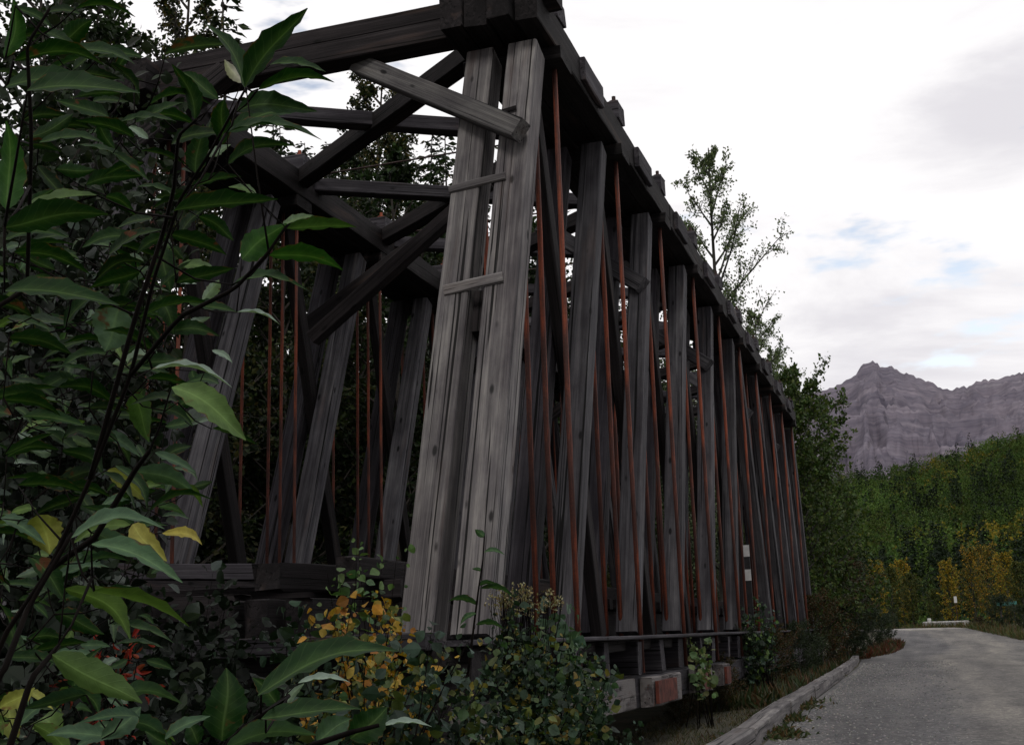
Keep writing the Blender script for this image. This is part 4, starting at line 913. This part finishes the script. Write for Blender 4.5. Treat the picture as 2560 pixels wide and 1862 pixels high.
# low shoot at the bottom
sap = Acc(); stm = Acc()
LV2 = [((497,1640),(501,1478),86,g_),((570,1535),(880,1432),54,g_),((628,1565),(672,1512),20,p_),((660,1512),(775,1508),13,p_),((578,1592),(800,1570),38,g_),((497,1655),(700,1619),40,pg),((700,1640),(778,1590),60,pg),((778,1638),(858,1566),70,g_),
 ((845,1609),(956,1606),11,p_),((366,1638),(464,1582),24,pg),((440,1645),(415,1600),40,g_),((380,1650),(320,1620),30,g_),((620,1560),(560,1500),40,g_)]
Q1 = pth([(420, 1790, 1.9), (510, 1640, 1.8), (570, 1590, 1.75), (640, 1540, 1.7)], .006, .003, 1.7); Q2 = pth([(620, 1780, 1.8), (690, 1650, 1.75), (780, 1620, 1.7), (840, 1605, 1.7)], .005, .003, 1.7)
ALLS = np.concatenate([Q1, Q2])
for (b, t, w, c) in LV2:
    ln = math.hypot(b[0]-t[0], b[1]-t[1])*1.1288; dep = min(2.0, max(1.35, .125*F/max(ln, 90)))*rs.uniform(.97, 1.05)
    petiole(bigleaf(sap, b, t, dep, w, c, rs, curl=rs.uniform(.03, .12)))
se_ = np.array(Q1[0]); se_[2] = float(gz(se_[0], se_[1])); stm.tube(np.array([se_, Q1[0]]), [.008, .006], 5); stm.tube(np.array([se_+np.array([.05, 0, 0]), Q2[0]]), [.007, .005], 5)
sapo = empty('poplar_shoot', se_, 'low poplar shoot with broad leaves at the bottom edge, left of middle', 'sapling')
for a_, nm, mt in ((stm, 'stem', M_TWIG), (sap, 'leaves', M_BIGLEAF)):
    a_.V = [v-se_ for v in a_.V]; link(nm, a_.mesh(nm), mt, sapo, smooth=True)
# thin young sapling before the right end post
sap = Acc(); stm = Acc()
Q1 = np.array([at(x, y, 7.0) for (x, y) in ((1165, 1720), (1180, 1600), (1195, 1480), (1207, 1400), (1210, 1340))]); stm.tube(Q1, [.01, .008, .006, .005, .003], 5, )
ALLS = Q1
for (b, t, w, c) in [((1210,1342),(1188,1322),16,g_),((1210,1380),(1262,1383),10,g_),((1200,1470),(1285,1490),12,pg),((1195,1465),(1240,1455),10,g_),((1195,1510),(1120,1500),14,g_),((1190,1530),(1150,1560),12,g_),((1190,1560),(1260,1570),12,g_),((1205,1425),(1180,1420),8,pg)]:
    c3 = [x*.886 for x in b]; t3 = [x*.886 for x in t]
    petiole(bigleaf(sap, c3, t3, float(np.array(at(b[0], b[1], 7.0)).dot(np.array(at(b[0], b[1], 7.0)))**.5), w, (.03, .07, .03), rs))
se_ = np.array(Q1[0]); se_[2] = float(gz(se_[0], se_[1])); stm.tube(np.array([se_, Q1[0]]), [.012, .01], 5)
sapo = empty('young_sapling', se_, 'single thin stemmed sapling standing out against the right end post', 'sapling')
for a_, nm, mt in ((stm, 'stem', M_TWIG), (sap, 'leaves', M_BIGLEAF)):
    a_.V = [v-se_ for v in a_.V]; link(nm, a_.mesh(nm), mt, sapo, smooth=True)
# willow thicket behind the sapling
WL = [(.005, .010, .005), (.009, .015, .009), (.003, .006, .003), (.005, .010, .005), (.045, .06, .05)]
bush_cloud('willow_shrub', [(at(180, 700, 4.6), .55), (at(90, 900, 4.4), .6), (at(200, 1050, 4.5), .5), (at(60, 1150, 4.2), .5)], 'fine leaved grey green willow behind the left sapling, upper thicket', 'shrub', 4200, .05, WL, 44)
bush_cloud('willow_shrub', [(at(150, 250, 6.0), .9), (at(300, 330, 6.2), .7), (at(60, 500, 5.6), .8), (at(330, 600, 6.2), .5)], 'dark tall willow behind the top left leaves', 'shrub', 7500, .065, [(.008, .016, .007), (.012, .022, .009), (.022, .03, .018)], 40)
bush_cloud('willow_shrub', [(at(120, 1400, 3.9), .45), (at(260, 1500, 4.0), .4), (at(100, 1650, 3.6), .45), (at(330, 1750, 3.8), .4)], 'dim willow at the bottom left under the sapling', 'shrub', 2600, .055, WL, 30)
# red fireweed
lf = Acc(); stm = Acc(); fb = at(300, 1800, 3.6); fb = np.array((fb.x, fb.y, float(gz(fb.x, fb.y))))
for (x0, y0, x1, y1) in ((290, 1700, 230, 1610), (290, 1700, 360, 1600), (300, 1690, 370, 1670), (300, 1720, 240, 1680), (300, 1720, 380, 1730), (290, 1750, 230, 1800), (260, 1760, 245, 1830), (290, 1650, 350, 1590), (280, 1800, 330, 1850), (270, 1720, 290, 1760), (230, 1830, 215, 1870), (180, 1700, 130, 1760)):
    m = 9; q = rng.uniform(0, 1, m)[:, None]; A = np.array(at(x0, y0, 3.6)); B = np.array(at(x1, y1, 3.5)); stm.tube(np.array([fb, A, B]), [.004, .003, .0015], 3)
    scatter(lf, A+(B-A)*q+rng.normal(0, .01, (m, 3)), unit(B-A)+rng.normal(0, .5, (m, 3)), rdir(m, .5), .055*rng.uniform(.7, 1.4, m), vary([(.24, .018, .014), (.17, .018, .012), (.20, .04, .018)], m, .25), 'ov', .35)
e = empty('red_fireweed', fb, 'bright red leaved weed in the dark under the left sapling', 'plant')
for a_, nm, mt in ((stm, 'stems', M_TWIG), (lf, 'leaves', M_LEAF)):
    a_.V = [v-fb for v in a_.V]; link(nm, a_.mesh(nm), mt, e)

# ------------------------------------------------------------------ grass, weeds, ground cover: stuff
rng = np.random.default_rng(77)
def blades(n, xf, yr, h, cols, name, label, cat, wid=.10, dens=None, lean=.5, tpl='rh'):
    a_ = Acc(); y = rng.uniform(yr[0]**.5, yr[1]**.5, n)**2; x = xf(y, rng.uniform(0, 1, n))
    z = ground_z(x, y); P = np.stack([x, y, z-.02], -1)
    keep = np.ones(n, bool) if dens is None else dens(x, y); P = P[keep]; m = len(P)
    D = rng.normal(0, lean, (m, 3)); D[:, 2] = 1
    hh = h*rng.uniform(.4, 1.3, m)
    scatter(a_, P, D, rdir(m), hh, vary(cols, m, .35), tpl, wid)
    o = link(name, a_.mesh(name), M_LEAF); tag(o, label, cat, None, 'stuff'); return o
def lefts(y, u): return ipol(RL, y)-.28-u**1.3*(2.2+y*.02)
cl = lambda x, y: (vnoise(x, y, .9, 3)+rng.normal(0, .3, len(x))) > -.25
blades(26000, lefts, (9, 62), .11, [(.045, .05, .02), (.065, .056, .024), (.03, .04, .016), (.09, .07, .036), (.055, .032, .016)], 'grass', 'short olive and brown grass on the verge between kerb and bridge', 'grass', .16, cl, .8)
blades(9000, lambda y, u: ipol(RL, y)-.35-(u)*(1.1+y*.025), (22, 62), .34, [(.03, .04, .016), (.055, .045, .02), (.075, .04, .02), (.025, .04, .016)], 'weeds', 'tall mixed weeds behind the far kerb timbers', 'weeds', .22, None, .5)
blades(5000, lambda y, u: ipol(RL, y)-.9+u*2.0-.3, (50, 68), .40, [(.085, .022, .014), (.065, .03, .016), (.045, .045, .018)], 'red_grass', 'reddish grass and low growth at the corner where the kerb ends', 'grass', .2, lambda x, y: x < ipol(RL, y)+.1, .5)
blades(9000, lambda y, u: -3.2-u*7, (5.0, 12), .16, [(.03, .05, .022), (.05, .07, .03), (.10, .09, .03), (.04, .05, .03)], 'ground_cover', 'dark leafy ground cover under and before the bridge', 'ground cover', .5, None, .9)
blades(8000, lambda y, u: ipol(RR, y)-.15+u**2*6, (40, 110), .5, [(.05, .07, .025), (.08, .08, .03), (.10, .06, .03)], 'roadside_grass', 'rough grass along the right edge of the road', 'grass', .15, None, .5)
# weeds spilling over the kerb on to the road
wp = [(2050, 1700, .25), (2080, 1690, .3), (2000, 1760, .35), (1990, 1770, .3), (1960, 1800, .32), (1930, 1790, .28), (1905, 1830, .3), (1960, 1840, .22), (2110, 1670, .25)]
a_ = Acc()
for (px, py, r) in wp:
    v = RT*(px-1280)+UP*(931-py)+FW*F; c = v*(-1.2/v.z); m = 420
    P = np.stack([c.x+rng.normal(0, r*.5, m), c.y+rng.normal(0, r*1.3, m), np.full(m, -1.195)], -1); D = rng.normal(0, .9, (m, 3)); D[:, 2] = abs(D[:, 2])*.5+.25
    scatter(a_, P, D, rdir(m, .6), .10*rng.uniform(.4, 1.2, m), vary([(.03, .045, .018), (.05, .06, .022), (.08, .05, .02)], m, .3), 'rh', .6)
o = link('kerb_weeds', a_.mesh('kerb_weeds'), M_LEAF); tag(o, 'low dark weeds creeping on to the gravel beside the kerb', 'weeds', None, 'stuff')

# loose gravel on the shoulder of the road
m = 7000; y = 8.5+rng.uniform(0, 1, m)**1.6*36; x = ipol(RL, y)+.12+rng.uniform(0, 1, m)**2.2*(1.6+y*.03); sz = rng.uniform(.005, .013, m)*(1+y*.025)
OC = np.array([[1, 0, 0], [0, 1, 0], [-1, 0, 0], [0, -1, 0], [0, 0, .7], [0, 0, -.7]]); OF = np.array([[0, 1, 4], [1, 2, 4], [2, 3, 4], [3, 0, 4], [1, 0, 5], [2, 1, 5], [3, 2, 5], [0, 3, 5]])
th = rng.uniform(0, 6.28, m); c_, s_ = np.cos(th)[:, None], np.sin(th)[:, None]; A = rng.uniform(.7, 1.5, (m, 1))
V = np.stack([(OC[None, :, 0]*c_*A-OC[None, :, 1]*s_), (OC[None, :, 0]*s_*A+OC[None, :, 1]*c_), OC[None, :, 2]+0*c_], -1)*sz[:, None, None]+np.stack([x, y, road_z(y)+sz*.4], -1)[:, None, :]
FF = (OF[None]+(np.arange(m)*6)[:, None, None]).reshape(-1, 3)
me = npmesh('gravel', V.reshape(-1, 3), [FF], np.repeat(vary([(.14, .138, .14), (.19, .185, .18), (.26, .25, .24), (.11, .11, .115)], m, .2), 6, axis=0))
o = link('gravel', me, M_STONE); tag(o, 'loose grey gravel scattered on the road shoulder by the kerb', 'gravel', None, 'stuff')
